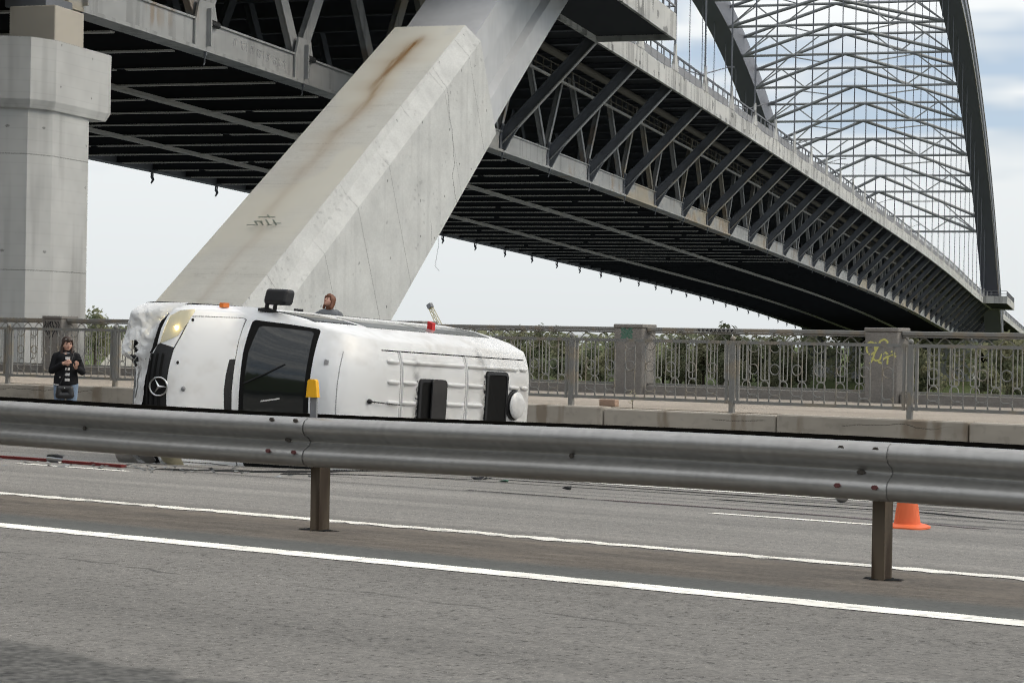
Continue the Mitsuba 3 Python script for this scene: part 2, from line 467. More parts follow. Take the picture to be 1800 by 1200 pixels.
XR = np.linspace(-260, 160, 15)
put('road', sheet(XR, [-30, -10, 0, 4, 8, 10.73, 14, 18, 22.5, 28.0], road_z), 'mat_asphalt', label='grey asphalt of the embankment road', kind='structure')
put('ground', MB().box((-4000, -4000, -8), (4000, -30, -.02)), 'mat_grass', label='ground behind the camera side of the road', kind='structure')
xh = np.linspace(-500, 400, 61); yh = np.array([-29, -33, -42, -55, -75, -110, -180.0])
XH, YH = np.meshgrid(xh, yh)
ZH = np.interp(-YH, [29, 33, 42, 55, 75, 110, 180], [-.1, 1.5, 7, 13, 18, 22, 24]) * (.8 + .4 * meshkit.fbm(np.stack([XH * .02, YH * .03, XH * 0 + 1], -1), 3, 5))
put('hillside', MB().loft([np.stack([XH[i], YH[i], ZH[i]], 1) for i in range(len(yh))], cap=False, closed=False), 'mat_hill', label='unseen wooded hill on the near side of the road, added to dim frontal light', kind='structure')  # unseen slope behind the camera, added to cut the frontal sky light
put('river', MB().box((-5000, 36.2, -12), (5000, 5000, -9.3)), 'mat_water', label='grey river below the embankment', kind='structure')


def line(name, x0, x1, y0, y1, step=.25, jag=.012):
    """A painted line with slightly ragged edges, 4 mm above the road."""
    n = max(2, int((x1 - x0) / step))
    xs = np.linspace(x0, x1, n + 1)
    j = rng.normal(0, jag, (2, n + 1))
    a = np.stack([xs, y0 + j[0], road_z(y0 + j[0]) + .004], 1)
    b = np.stack([xs, y1 + j[1], road_z(y1 + j[1]) + .004], 1)
    i = np.arange(n)
    g = MB().add(np.vstack([a, b]), np.stack([i, i + 1, i + n + 2, i + n + 1], 1))
    put(name, g, 'mat_paint', 'road')


line('edge_line', -60, 30, 8.92, 9.11, .12, .006)
line('edge_line', -60, 30, 10.66, 10.83, .09, .020)
for k in range(-5, 5):
    x1 = -14.86 + 8.35 * k
    line('lane_dash', x1 - 1.62, x1, 15.20, 15.33, .2, .01)
line('lane_line', -60, 25, 20.0, 20.16, .2, .014)

sw = MB().box((-260, 28.28, -2), (160, 36.0, .125))
put('sidewalk', sw, 'mat_walk', label='tan asphalt sidewalk above the road', kind='structure')
put('embankment', MB().box((-260, 35.6, -12), (160, 36.6, .02)), 'mat_concrete', label='concrete embankment wall under the railing', kind='structure')
for k in range(-9, 13):
    x0 = -16.9 + 3.05 * k
    dz, dy = rng.normal(0, .008), rng.normal(0, .008)
    g = MB().box((x0 + .012, 28.0 + dy, -.9), (x0 + 3.038, 28.30, .13 + dz), .02)
    put('kerb_stone', g, 'mat_kerb', 'sidewalk')

# far bank, with bushes and trees
xb = np.linspace(-900, 700, 90)
fb = MB()
yb = 338 + 7 * (meshkit.fbm(np.stack([xb * .02, xb * 0, xb * 0 + 2], 1), 3, 3) - .5) * 2
rows = [np.stack([xb, yb + o, xb * 0 + z], 1) for o, z in ((-3, -11), (0, -9.4), (4, -8.8), (40, -8.5), (400, -7), (4000, -7))]
fb.loft(rows, cap=False, closed=False)
put('far_bank', fb, 'mat_grass', label='green far bank of the river', kind='structure')


def tree_meshes(h, r, seed, leaf=.30, count=1300, base=.12):
    """A tapered trunk with limbs and a crown of leaf clumps, as two meshes."""
    g = np.random.default_rng(seed)
    tr = MB()
    bend = g.normal(0, .05 * h, 2)
    pts = [A([bend[0] * k * k, bend[1] * k * k, h * .82 * k]) for k in np.linspace(0, 1, 6)]
    tr.tube(pts, np.linspace(.035 * h, .008 * h, 6), 7)
    cl = []
    for _ in range(13):
        k = g.uniform(.12, .95) if h < 8 else g.uniform(.28, .95)
        a = g.uniform(0, 2 * math.pi)
        p0 = A([bend[0] * k * k, bend[1] * k * k, h * .82 * k])
        ln = r * g.uniform(.5, 1.0) * (1.1 - .65 * k)
        p1 = p0 + A([math.cos(a) * ln, math.sin(a) * ln, ln * g.uniform(.15, .7)])
        tr.tube([p0, (p0 + p1) / 2 + g.normal(0, .05, 3), p1], [.014 * h * (1.1 - k), .009 * h * (1.1 - k), .003 * h], 5)
        cl.append((p1, r * g.uniform(.28, .5)))
        cl.append(((p0 + p1) / 2, r * g.uniform(.2, .36)))
    for _ in range(7):
        cl.append((A([bend[0] + g.normal(0, r * .25), bend[1] + g.normal(0, r * .25), h * g.uniform(.7, .95)]), r * g.uniform(.22, .4)))
    lf = MB()
    w = A([c[1] ** 2 for c in cl]); w /= w.sum()
    which = g.choice(len(cl), count, p=w)
    d = g.normal(size=(count, 3)); d /= np.linalg.norm(d, axis=1, keepdims=True)
    rad = A([cl[i][1] for i in which]) * g.uniform(.55, 1.08, count)
    c = A([cl[i][0] for i in which]) + d * rad[:, None]
    c[:, 2] = np.maximum(c[:, 2], base * h * g.uniform(.4, 1, count))
    u = g.normal(size=(count, 3)); u -= d * (u * d).sum(1, keepdims=True) * .6
    u /= np.linalg.norm(u, axis=1, keepdims=True)
    v = np.cross(d + g.normal(0, .5, (count, 3)), u); v /= np.linalg.norm(v, axis=1, keepdims=True)
    sz = leaf * g.uniform(.6, 1.4, count)[:, None]
    q = np.stack([c - u * sz, c + v * sz * .55, c + u * sz, c - v * sz * .55], 1).reshape(-1, 3)
    i = np.arange(count) * 4
    lf.add(q, np.stack([i, i + 1, i + 2, i + 3], 1))
    return tr.get(), lf.get()


TREES = [(7.2, 2.6), (8.4, 3.0), (6.2, 2.8), (9.2, 3.2), (5.0, 2.7)]
tree_ply = []
for i, (h, r) in enumerate(TREES):
    a, b = tree_meshes(h, r, 50 + i, count=1150)
    tree_ply.append((mikit.ply(a, 'mat_bark', smooth=40), mikit.ply(b, 'mat_leaf')))


def tree(x, y, z, kind, rot, sc, label, group):
    t = thing('tree', label, 'tree', group)
    m = np.eye(4)
    m[:3, :3] = A([[math.cos(rot), -math.sin(rot), 0], [math.sin(rot), math.cos(rot), 0], [0, 0, 1]]) * sc
    m[:3, 3] = (x, y, z)
    put('trunk', None, None, t, m, ply=tree_ply[kind][0])
    put('crown', None, None, t, m, ply=tree_ply[kind][1])


def px_b(px, y):
    """Where the line of sight through column px (of 1800) meets the line y on the level of the eye."""
    d = FWD0 + RIGHT0 * (px - 900) / 3600
    return EYE + d * y / d[1]


g_far = 'trees in the row on the far river bank'
tn = 0
for row, (yy, step, z0) in enumerate(((346, 40, -8.9), (358, 36, -8.7), (374, 46, -8.6))):
    for px in np.arange(905, 1850, step):
        if 1418 < px < 1520 or 1640 < px < 1735:
            continue
        q = px_b(px + rng.uniform(-10, 10), yy + rng.uniform(-3, 4))
        k = int(rng.choice([0, 1, 2, 4, 2])) if row == 0 else int(rng.choice([0, 1, 2, 3]))
        where = ('left of green smeared pillar' if px < 1065 else 'behind green smeared pillar' if px < 1150 else 'right of green smeared pillar' if px < 1330 else 'left of yellow tagged pillar' if px < 1510 else
                 'behind yellow tagged pillar' if px < 1600 else 'right of yellow tagged pillar')
        sh = ('rounded', 'broad', 'low spreading', 'tall', 'small bushy')[k]
        tree(q[0], q[1], z0, k, rng.uniform(0, 6.28), rng.uniform(1.08, 1.40) * (1.0 if row else .78), f'{sh} tree on the far bank, {("front", "middle", "back")[row]} row, {where}', g_far)
for i_, (px, yy) in enumerate(((20, 352), (60, 365), (118, 358), (205, 370), (232, 350), (300, 360))):
    q = px_b(px, yy)
    tree(q[0], q[1], -8.8, int(rng.integers(0, 5)), rng.uniform(0, 6), 1.15, f'low tree across the river seen through the railing, {("first", "second", "third", "fourth", "fifth", "sixth")[i_]} from the left edge', 'trees across the river on the left')
q = px_b(168, 352)
tree(q[0], q[1], -8.8, 3, 1.0, 1.58, 'dark green tree top rising above the railing beside the left bridge pier', None)

gw = np.random.default_rng(77)
nw = 16000
cx = gw.uniform(-520, 240, nw); cy = 440 + gw.normal(0, 9, nw)
top = 1.5 + 3.6 * (meshkit.fbm(np.stack([cx * .06, cx * 0, cx * 0 + 3], 1), 4, 2) - .45)
cz = -8 + (top + 8) * gw.uniform(0, 1, nw) ** .7
c = np.stack([cx, cy, cz], 1); u = gw.normal(size=(nw, 3)); u /= np.linalg.norm(u, axis=1, keepdims=True); v = np.cross(u, gw.normal(size=(nw, 3))); v /= np.linalg.norm(v, axis=1, keepdims=True)
sz = gw.uniform(.5, 1.1, nw)[:, None]; i = np.arange(nw) * 4
put('distant_wood', MB().add(np.stack([c - u * sz, c + v * sz * .6, c + u * sz, c - v * sz * .6], 1).reshape(-1, 3), np.stack([i, i + 1, i + 2, i + 3], 1)), 'mat_leaf', label='far off wood beyond the river bank', kind='stuff')

# ------------------------------------------------------------------ guardrail on the median
WPROF = A([(.000, .312), (.030, .309), (.066, .292), (.083, .262), (.083, .232), (.066, .206), (.022, .182), (.004, .162), (.004, .150), (.022, .130),
           (.066, .106), (.083, .080), (.083, .050), (.066, .020), (.030, .003), (.000, .000)])     # (depth towards the traffic, height)
rail = thing('guardrail', 'double sided galvanised steel guardrail on rusty posts along the road median', 'guardrail')


def w_beam(x0, x1, y, sign, lift=0.0, z0=.418):
    g = MB()
    th = .006
    pr = np.vstack([WPROF, WPROF[::-1] - A([[th, 0]])])
    # finer along the folds
    ring = lambda x: np.stack([np.full(len(pr), x), y - sign * (pr[:, 0] + .0075 * (x - x0) / (x1 - x0) + .004 * math.sin(x * 2.3) + .003 * math.sin(x * 5.1 + 1)), z0 + pr[:, 1] + .010 * math.sin(x * .9)], 1)
    xs = np.linspace(x0, x1, 30)
    g.loft([ring(x) for x in xs], cap=False)
    return g


SPL = -4.29
for k in range(-7, 5):
    x0 = SPL + 3.93 * k
    put('beam', w_beam(x0 - .32, x0 + 3.93, 10.063, 1, .0 if k % 2 else .0065), 'mat_galv', rail, smooth=50)
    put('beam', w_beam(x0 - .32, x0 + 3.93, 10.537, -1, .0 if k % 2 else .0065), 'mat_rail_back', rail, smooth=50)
    # post: a rolled C channel, rusty
    xp = x0 - (.105 if k % 2 == 0 else .015)
    g = MB()
    g.box((xp - .036, 10.13, -.4), (xp + .036, 10.138, .70)); g.box((xp - .036, 10.138, -.4), (xp - .029, 10.235, .70)); g.box((xp + .029, 10.138, -.4), (xp + .036, 10.235, .70))
    put('post', g, 'mat_post', rail)
    an_ = np.linspace(0, 2 * math.pi, 25)[:-1]; rr_ = rng.uniform(.6, 1.3, 24)
    g = MB().loft([[(xp + math.cos(q) * r * w_, 10.18 + math.sin(q) * r * w_ * .6, h_) for q, r in zip(an_, rr_)] for w_, h_ in ((.13, .002), (.12, .005), (.02, .006))])
    put('broken_asphalt', g, 'mat_wet_shade', rail)
    g = MB()
    for sg in (-1, 1):
        g.box((xp - .05, 10.30 + sg * .05 - (.185 if sg < 0 else 0), .50), (xp + .05, 10.30 + sg * .05 + (.185 if sg > 0 else 0), .66))
    put('spacer', g, 'mat_post', rail)
    for (dx, dz, m_) in ((-.26, .283, 'mat_bolt'), (-.065, .283, 'mat_bolt'), (-.27, .085, 'mat_boltrust'), (-.06, .085, 'mat_boltrust'), (-.17, .156, 'mat_bolt')):
        dep = .063 if dz > .2 else (.083 if dz < .1 else .006)
        b = MB()
        b.hull([A([x0 + dx + a * .019 * (1.35 if dz == .156 else 1), 10.063 - dep - .0085 - o - .004 * math.sin((x0 + dx) * 2.3) - .003 * math.sin((x0 + dx) * 5.1 + 1), .418 + dz + c * .013]) for a, c in ((1, 0), (.5, .87), (-.5, .87), (-1, 0), (-.5, -.87), (.5, -.87)) for o in (0, .012)])
        put('bolt', b, m_, rail)
    b = MB()
    b.hull([A([x0 + 1.95 + a * .014, 10.063 - .012 - o, .418 + .156 + c * .014]) for a, c in ((1, 0), (.5, .87), (-.5, .87), (-1, 0), (-.5, -.87), (.5, -.87)) for o in (0, .012)])
    put('bolt', b, 'mat_bolt', rail)

mk = thing('road_marker', 'yellow tapered marker plate on a grey stalk behind the guardrail', 'marker')
g = MB().prism([(-8.325, .845), (-8.235, .845), (-8.247, .950), (-8.260, .960), (-8.300, .960), (-8.313, .950)], 10.13, 10.16, (0, 2, 1))
put('plate', g, 'mat_yellow', mk)
put('stalk', MB().box((-8.305, 10.15, .55), (-8.255, 10.165, .86)), 'mat_grey', mk)

# ------------------------------------------------------------------ things lying on the road
def cone(x, y):
    c = thing('traffic_cone', 'orange traffic cone on the far carriageway beside the right guardrail post', 'cone')
    z = float(road_z(A(y)))
    g = MB()
    g.tube([(x, y, z + .02), (x, y, z + .05), (x, y, z + .36), (x, y, z + .40)], [.106, .102, .058, .050], 24)
    put('body', g, 'mat_orange', c, smooth=40)
    g = MB()
    an = np.arange(32) * 2 * math.pi / 32
    rr = 1 / np.maximum(np.abs(np.cos(an)) ** 4 + np.abs(np.sin(an)) ** 4, 1e-9) ** .25
    g.loft([np.stack([x + np.cos(an) * rr * q, y + np.sin(an) * rr * q, an * 0 + z + h], 1) for q, h in ((.162, .004), (.162, .018), (.145, .028), (.105, .04))])
    put('base', g, 'mat_orange', c, smooth=40)


cone(-6.31, 15.10)


def ribbon(pts, wid, z=.006, thick=.004):
    pts = np.asarray(pts, float); t = np.gradient(pts, axis=0); n = np.stack([-t[:, 1], t[:, 0]], 1); n /= np.linalg.norm(n, axis=1, keepdims=True)
    w = np.broadcast_to(wid, len(pts))[:, None] / 2
    a, b = pts + n * w, pts - n * w
    za, zb = road_z(a[:, 1]) + z, road_z(b[:, 1]) + z
    r = [np.stack([np.r_[a[k], za[k]], np.r_[b[k], zb[k]], np.r_[b[k], zb[k] + thick], np.r_[a[k], za[k] + thick]]) for k in range(len(pts))]
    return MB().loft(r)


hs = thing('fire_hose', 'flat red fire hose lying along the road left of the van', 'hose')
x = np.linspace(-45, -16.86, 40)
put('hose', ribbon(np.stack([x, 16.12 + .04 * np.sin(x * .7)], 1), .075, .004, .028), 'mat_hose', hs)
x = np.linspace(-16.6, -15.6, 8)
put('hose', ribbon(np.stack([x, 16.05 - .10 * (x + 16.6)], 1), .075, .004, .028), 'mat_hose', hs)
g = MB().tube([(-16.88, 16.09, road_z(16.09) + .045), (-16.75, 16.08, road_z(16.08) + .045), (-16.58, 16.05, road_z(16.05) + .045)], [.042, .05, .042], 14)
put('coupling', g, 'mat_chrome', hs, smooth=40)


def blob_ribbon(pts, wid, seed, n=60):
    pts = np.asarray(pts, float)
    k = np.linspace(0, 1, n)
    px = np.interp(k, np.linspace(0, 1, len(pts)), pts[:, 0]); py = np.interp(k, np.linspace(0, 1, len(pts)), pts[:, 1])
    w = wid * (.35 + 1.0 * meshkit.fbm(np.stack([k * 14, k * 0 + seed, k * 0], 1), 3, seed)) * np.minimum(1, np.minimum(k, 1 - k) * 14)
    return ribbon(np.stack([px, py], 1), np.maximum(w, .004), .003, .0015)


put('fluid_trail', blob_ribbon([(-9.9, 16.22), (-8.6, 16.24), (-7.6, 16.22), (-6.6, 16.02), (-5.9, 15.8)], .15, 3), 'mat_fluid', label='dark red fluid trail on the far carriageway right of the van', category='spill')
put('fluid_trail', blob_ribbon([(-11.4, 16.30), (-10.6, 16.27), (-9.95, 16.24)], .06, 5), 'mat_wet_shade', label='thin black fluid trail on the road just right of the van', category='spill')
put('puddle', blob_ribbon([(-15.35, 16.1), (-14.95, 16.75), (-14.72, 17.45), (-14.78, 18.2), (-15.05, 19.4), (-15.3, 21.0)], .55, 9), 'mat_wet_shade', label='wet patch with painted contact shade on the road under the overturned van', category='puddle')  # follows the contact line: wet patch plus painted contact shade
put('fluid_trail', blob_ribbon([(-13.4, 18.4), (-11.0, 18.6), (-9.0, 18.75), (-7.0, 18.7)], .07, 12), 'mat_wet_shade', label='narrow dark trail behind the traffic cone', category='spill')

put('fluid_trail', blob_ribbon([(-14.2, 16.9), (-14.3, 17.4), (-14.1, 18.0), (-13.0, 18.9)], .22, 31), 'mat_wet_shade', label='thin dark wet streak on the road in front of the van', category='spill')
put('fluid_trail', blob_ribbon([(-9.6, 17.95), (-8.6, 17.92), (-7.4, 18.1), (-6.4, 17.6)], .16, 17), 'mat_wet_shade', label='dark wet streak on the road behind the cone, nearest to it', category='spill')
put('fluid_trail', blob_ribbon([(-13.2, 19.3), (-11.6, 19.4), (-9.6, 19.3)], .14, 23), 'mat_wet_shade', label='dark wet streak along the road right of the van, farthest out', category='spill')
g = MB()
for dx, dy, s_ in ((0, 0, .05), (.09, .02, .035), (-.08, .01, .03), (.17, -.02, .04)):
    g.hull(A([-13.0 + dx, 18.86 + dy, road_z(18.86) + .02]) + rng.normal(0, s_ * .5, (9, 3)) * A([1.6, 1, .5]))
put('debris', g, 'mat_black', label='small heap of black debris on the road right of the van', category='debris')
g = MB().hull(A([-12.55, 18.75, road_z(18.75) + .02]) + rng.normal(0, .02, (9, 3)) * A([3, 1, .7]))
put('debris', g, 'mat_tag_green', label='small green fragment on the road beside the black debris', category='debris')
g = MB().hull(A([-11.2, 17.9, road_z(17.9) + .02]) + rng.normal(0, .02, (9, 3)) * A([2, 1, .9]))
put('debris', g, 'mat_black', label='single dark lump lying on the road right of the debris heap', category='debris')
g = MB()
for _ in range(70):
    q = A([-15.6 + rng.normal(0, .9), 16.2 + rng.normal(0, .55)]); z_ = float(road_z(q[1]))
    g.hull(A([q[0], q[1], z_ + .012]) + rng.normal(0, 1, (6, 3)) * A([.022, .022, .008]))
put('glass_fragments', g, 'mat_glass_band', label='small fragments of glass and plastic scattered before the van', kind='stuff')
g = MB().sphere((-8.73, 19.19, road_z(19.19) + .05), (.07, .05, .05), 2)
put('debris', g, 'mat_chrome', label='shiny round object on the road left of the right guardrail post', category='debris', smooth=True)

# ------------------------------------------------------------------ kerbside fence
SW = .125
FEN = 'panels of the kerbside fence'
fence_plys = {}


def fence_panel(x0, x1, first):
    f = thing('fence', first, 'fence', FEN)
    y = 28.16
    L = x1 - x0
    key = round(L, 2)
    if key not in fence_plys:
        d = {}
        g = MB(); g.beam((.04, 0, 1.205), (L - .04, 0, 1.205), .035, .05); d['top_rail'] = mikit.ply(g.get(), 'mat_fence')
        g = MB(); g.beam((.04, 0, .285), (L - .04, 0, .285), .035, .05); d['bottom_rail'] = mikit.ply(g.get(), 'mat_fence')
        g = MB(); g.box((-.02, -.02, .255), (.02, .02, 1.235)); d['stile'] = mikit.ply(g.get(), 'mat_fence')
        g = MB(); g.box((-.0065, -.0065, .30), (.0065, .0065, 1.19)); d['bar'] = mikit.ply(g.get(), 'mat_fence')
        g = MB(); a = np.linspace(0, 2 * math.pi, 25); g.tube(np.stack([np.cos(a) * .078, a * 0, np.sin(a) * .078], 1), .009, 6, False); d['ring'] = mikit.ply(g.get(), 'mat_fence', smooth=40)
        a = np.linspace(0, math.pi, 11)
        g = MB(); g.tube(np.stack([np.cos(a) * .10, a * 0, .50 - np.sin(a) ** .8 * .10], 1), .008, 5)
        g.tube(np.stack([np.cos(a) * .10, a * 0, .31 + np.sin(a) ** .8 * .10], 1), .008, 5); d['scroll'] = mikit.ply(g.get(), 'mat_fence', smooth=40)
        g = MB(); g.tube(np.stack([np.cos(a) * .10, a * 0, 1.18 - np.sin(a) * .12], 1), .008, 5); d['arch'] = mikit.ply(g.get(), 'mat_fence', smooth=40)
        fence_plys[key] = d
    d = fence_plys[key]
    at = lambda dx, dz=0: shift(np.eye(4), x0 + dx, y, dz)
    put('top_rail', None, None, f, at(0), ply=d['top_rail']); put('bottom_rail', None, None, f, at(0), ply=d['bottom_rail'])
    put('stile', None, None, f, at(.10), ply=d['stile']); put('stile', None, None, f, at(L - .10), ply=d['stile'])
    n = int(round((L - .34) / .36))
    st = (L - .34) / n
    for k in range(n):
        c = .17 + st * (k + .5)
        put('bar', None, None, f, at(c - .088), ply=d['bar']); put('bar', None, None, f, at(c + .088), ply=d['bar'])
        put('ring', None, None, f, at(c, .80), ply=d['ring'])
        put('scroll', None, None, f, at(c), ply=d['scroll']); put('arch', None, None, f, at(c), ply=d['arch'])


posts = [-11.76 - 2.92 * k for k in range(-2, 6)] + [-30.73 + 2.92, -30.73, -33.65, -36.57]
posts = sorted(posts)
for i, x in enumerate(posts):
    o_ = ('first', 'second', 'third', 'fourth', 'fifth', 'sixth', 'seventh', 'eighth', 'ninth', 'tenth', 'eleventh', 'twelfth')
    f = thing('fence_post', f'grey square steel fence post with a ball on top, {o_[len(posts) - 1 - i]} from the right end' if x > -19 else
              f'grey square steel fence post with a ball on top, {o_[i]} from the left end' if x < -27 else 'grey square steel fence post with a ball on top, hidden behind the van', 'post', 'posts of the kerbside fence')
    put('shaft', MB().box((x - .04, 28.12, .09), (x + .04, 28.20, 1.225), .006), 'mat_fence', f)
    put('ball', MB().sphere((x, 28.16, 1.262), .042, 2), 'mat_fence', f, smooth=True)
    if i:
        m_ = (posts[i - 1] + x) / 2
        n_ = len(posts) - 1 - i
        o_ = ('first', 'second', 'third', 'fourth', 'fifth', 'sixth', 'seventh', 'eighth', 'ninth', 'tenth', 'eleventh', 'twelfth')
        lab = (f'grey steel fence panel with circles at the kerb, {o_[n_]} from the right end' if m_ > -19.5 else
               f'grey steel fence panel with circles at the kerb, {o_[i - 1]} from the left end' if m_ < -27 else 'grey steel fence panel with circles at the kerb, hidden behind the van')
        fence_panel(posts[i - 1], x, lab)

# ------------------------------------------------------------------ balustrade of the embankment: granite pillars, steel bays
PILL = [-15.2 - 5.375 * k for k in range(-2, 6)]
names = {0: 'granite pillar with yellow graffiti on the embankment railing', 1: 'granite pillar with a green smear near its top on the railing', 2: 'granite pillar of the railing just behind the overturned van',
         4: 'granite pillar with black graffiti behind the woman in the black jacket'}


def stroke(pts, y, w=.03, mat='mat_tag_yellow'):
    """A painted stroke 3 mm proud of a face that looks towards -y."""
    pts = np.asarray(pts, float)
    t = np.gradient(pts, axis=0); n = np.stack([-t[:, 1], t[:, 0]], 1); n /= np.maximum(np.linalg.norm(n, axis=1, keepdims=True), 1e-9)
    a, b = pts + n * w / 2, pts - n * w / 2
    r = [[(a[k, 0], y - .003, a[k, 1]), (b[k, 0], y - .003, b[k, 1]), (b[k, 0], y, b[k, 1]), (a[k, 0], y, a[k, 1])] for k in range(len(pts))]
    return MB().loft(r)


for i, xc in enumerate(PILL):
    k = i - 2
    pk = thing('railing_pillar', names.get(k, 'granite pillar of the embankment railing'), 'pillar', None if k in names else 'plain granite pillars of the embankment railing')
    put('shaft', MB().box((xc - .32, 35.0, .10), (xc + .32, 35.55, 1.43), .015), 'mat_granite', pk)
    put('cap', MB().box((xc - .335, 34.985, 1.432), (xc + .335, 35.565, 1.51), .015), 'mat_granite', pk)
    if k == 0:
        an = np.linspace(-.3, 5.6, 16)
        for pts in (np.stack([-15.40 + .085 * np.cos(an), 1.13 + .115 * np.sin(an)], 1), [(-15.30, 1.24), (-15.30, 1.10), (-15.36, .92), (-15.42, .84)],
                    [(-15.30, 1.08), (-15.24, 1.20), (-15.22, 1.26), (-15.14, 1.30), (-15.07, 1.26), (-15.08, 1.20)],
                    [(-15.38, .96), (-15.30, .90), (-15.22, .92), (-15.18, 1.02), (-15.10, 1.06), (-15.06, 1.0), (-15.07, .84)], [(-15.17, .92), (-15.08, .98), (-14.98, 1.02), (-14.90, .98)],
                    [(-15.0, 1.08), (-14.92, 1.03)], [(-15.25, .88), (-15.17, .86)]):
            p = A(pts, float)
            kk = np.linspace(0, len(p) - 1, 5 * len(p)); p = np.stack([np.interp(kk, range(len(p)), p[:, 0]), np.interp(kk, range(len(p)), p[:, 1])], 1)
            put('graffiti', stroke(p, 35.0, .034), 'mat_tag_yellow', pk)
    if k == 1:
        for o in range(4):
            a = np.linspace(0, 1, 12)
            put('graffiti', stroke(np.stack([xc - .16 + .26 * a, 1.40 - .05 * o + .03 * np.sin(a * 9 + o)], 1), 35.0, .05), 'mat_tag_green', pk)
    if k == 4:
        for o in range(7):
            a = np.linspace(0, 1, 14)
            xx = xc - .24 + .075 * o
            put('graffiti', stroke(np.stack([xx + .04 * np.sin(a * 7 + o), 1.38 - .42 * a * (.6 + .4 * ((o * 37) % 5) / 4)], 1), 35.0, .028), 'mat_tag_black', pk)

bay_ply = {}
BAY = 5.375 - .67


def bay(xa, lab):
    b = thing('railing_bay', lab, 'railing', 'steel bays of the embankment railing')
    L, y = BAY, 35.27
    if not bay_ply:
        d = bay_ply
        d['handrail'] = mikit.ply(MB().box((0, -.11, 1.372), (L, .11, 1.452), .012).box((0, -.075, 1.336), (L, .075, 1.369)).get(), 'mat_fence')
        d['bottom_rail'] = mikit.ply(MB().box((0, -.03, .315), (L, .03, .35)).get(), 'mat_fence')
        d['plinth'] = mikit.ply(MB().box((0, -.16, .10), (L, .16, .305), .01).get(), 'mat_granite')
        d['middle_rail'] = mikit.ply(MB().box((0, -.02, 1.165), (L, .02, 1.195)).get(), 'mat_fence')
        a = np.linspace(0, 2 * math.pi, 21)
        d['wave'] = mikit.ply(MB().tube(np.stack([(a / (2 * math.pi) - .5) * .392, a * 0, 1.265 + .062 * np.cos(a)], 1), .0105, 6).get(), 'mat_rail_bar', smooth=40)
        u = [(-.085, 0, 1.17), (-.085, 0, .50), (-.07, 0, .478), (0, 0, .472), (.07, 0, .478), (.085, 0, .50), (.085, 0, 1.17)]
        d['loop_bar'] = mikit.ply(MB().tube(u, .0105, 6).get(), 'mat_rail_bar', smooth=40)
        d['bar'] = mikit.ply(MB().box((-.008, -.008, .475), (.008, .008, 1.17)).get(), 'mat_rail_bar')
        a = np.linspace(0, math.pi, 11)
        d['foot'] = mikit.ply(MB().tube(np.stack([np.cos(a) * .085, a * 0, .345 + np.sin(a) ** .7 * .115], 1), .0105, 6).get(), 'mat_rail_bar', smooth=40)
    d = bay_ply
    M0 = shift(np.eye(4), xa, y, 0)
    for nm in ('handrail', 'middle_rail', 'bottom_rail', 'plinth'):
        put(nm, None, None, b, M0, ply=d[nm])
    n = 12
    for k in range(n):
        c = L * (k + .5) / n
        for nm in ('wave', 'loop_bar', 'bar', 'foot'):
            put(nm, None, None, b, shift(M0, c, 0, 0), ply=d[nm])
    return b


for i, xc in enumerate(PILL[1:]):
    b = bay(xc + .335, 'steel railing bay with wave band, ' + ('rightmost one beyond the frame', 'right of the yellow tagged granite pillar', 'right of the green smeared granite pillar', 'left of the green smeared granite pillar',
                                                              'hidden behind the van', 'just left of the van', 'left of the black graffiti pillar')[i])
    if i == 1:
        for k in range(9):
            a = np.linspace(0, 1, 9)
            put('graffiti', stroke(np.stack([-19.1 + .09 * k + .05 * a, 1.412 + .026 * np.sin(a * 8 + k)], 1), 35.16, .016), 'mat_tag_black', b)

wd = thing('weed', 'small green weed growing at the kerb edge', 'plant')
g = MB(); gl = np.random.default_rng(4)
for k in range(26):
    a, h = gl.uniform(0, 6.28), gl.uniform(.05, .26)
    p = A([-16.5 + gl.normal(0, .03), 28.24 + gl.normal(0, .02), .13 + h]); dv = A([math.cos(a), math.sin(a), .5]) * .05
    sd = np.cross(dv, [0, 0, 1]) * .35
    g.add([p, p + dv * .5 + sd, p + dv, p + dv * .5 - sd], [[0, 1, 2, 3]])
put('leaves', g, 'mat_leaf', wd)
put('stem', MB().tube([(-16.5, 28.24, .10), (-16.5, 28.245, .25), (-16.49, 28.24, .38)], [.006, .005, .002], 5), 'mat_bark', wd)
put('brick', MB().box((-17.28, 28.5, .125), (-16.98, 28.64, .24), .01), 'mat_brick', label='lone reddish brick on the sidewalk near the kerb', category='brick')

# ------------------------------------------------------------------ the bridge (s, t, z in its own frame)
_zs = PchipInterpolator([-260, -60, 0, 50, 80, 126, 170, 228, 285, 330, 385, 443, 480, 555, 700, 800], [6.5, 11.9, 13.0, 13.45, 13.40, 12.95, 12.2, 10.95, 9.6, 8.4, 6.5, 4.0, 2.6, -.2, -5.6, -9])
zs = lambda s: float(_zs(s))                 # underside of the lower chord
zf = lambda s: zs(s) + 6.85                  # lower edge of the fascia
TN, TFAR = 33.0, 77.2                        # near and far fascia
CN, CFAR = 39.8, 70.0                        # near and far lower chord
NODE = [126 + 11 * k for k in range(-9, 61)]
br = thing('bridge', 'grey steel arch bridge with a truss deck crossing the river', 'bridge')


def bput(name, g, mat, parent=br, smooth=False, **kw):
    return put(name, g, mat, parent, BM, smooth, **kw)


def bcopy(name, ply, s, t=0.0, z=0.0, parent=br):
    return put(name, None, None, parent, shift(BM, s, t, z), ply=ply)


scene['mat_flange_pale'] = bs((.50, .485, .455), .7, .3)  # pale: light off the water below is put into the flange colour
scene['mat_flange'] = bs((.42, .41, .39), .7, .3)
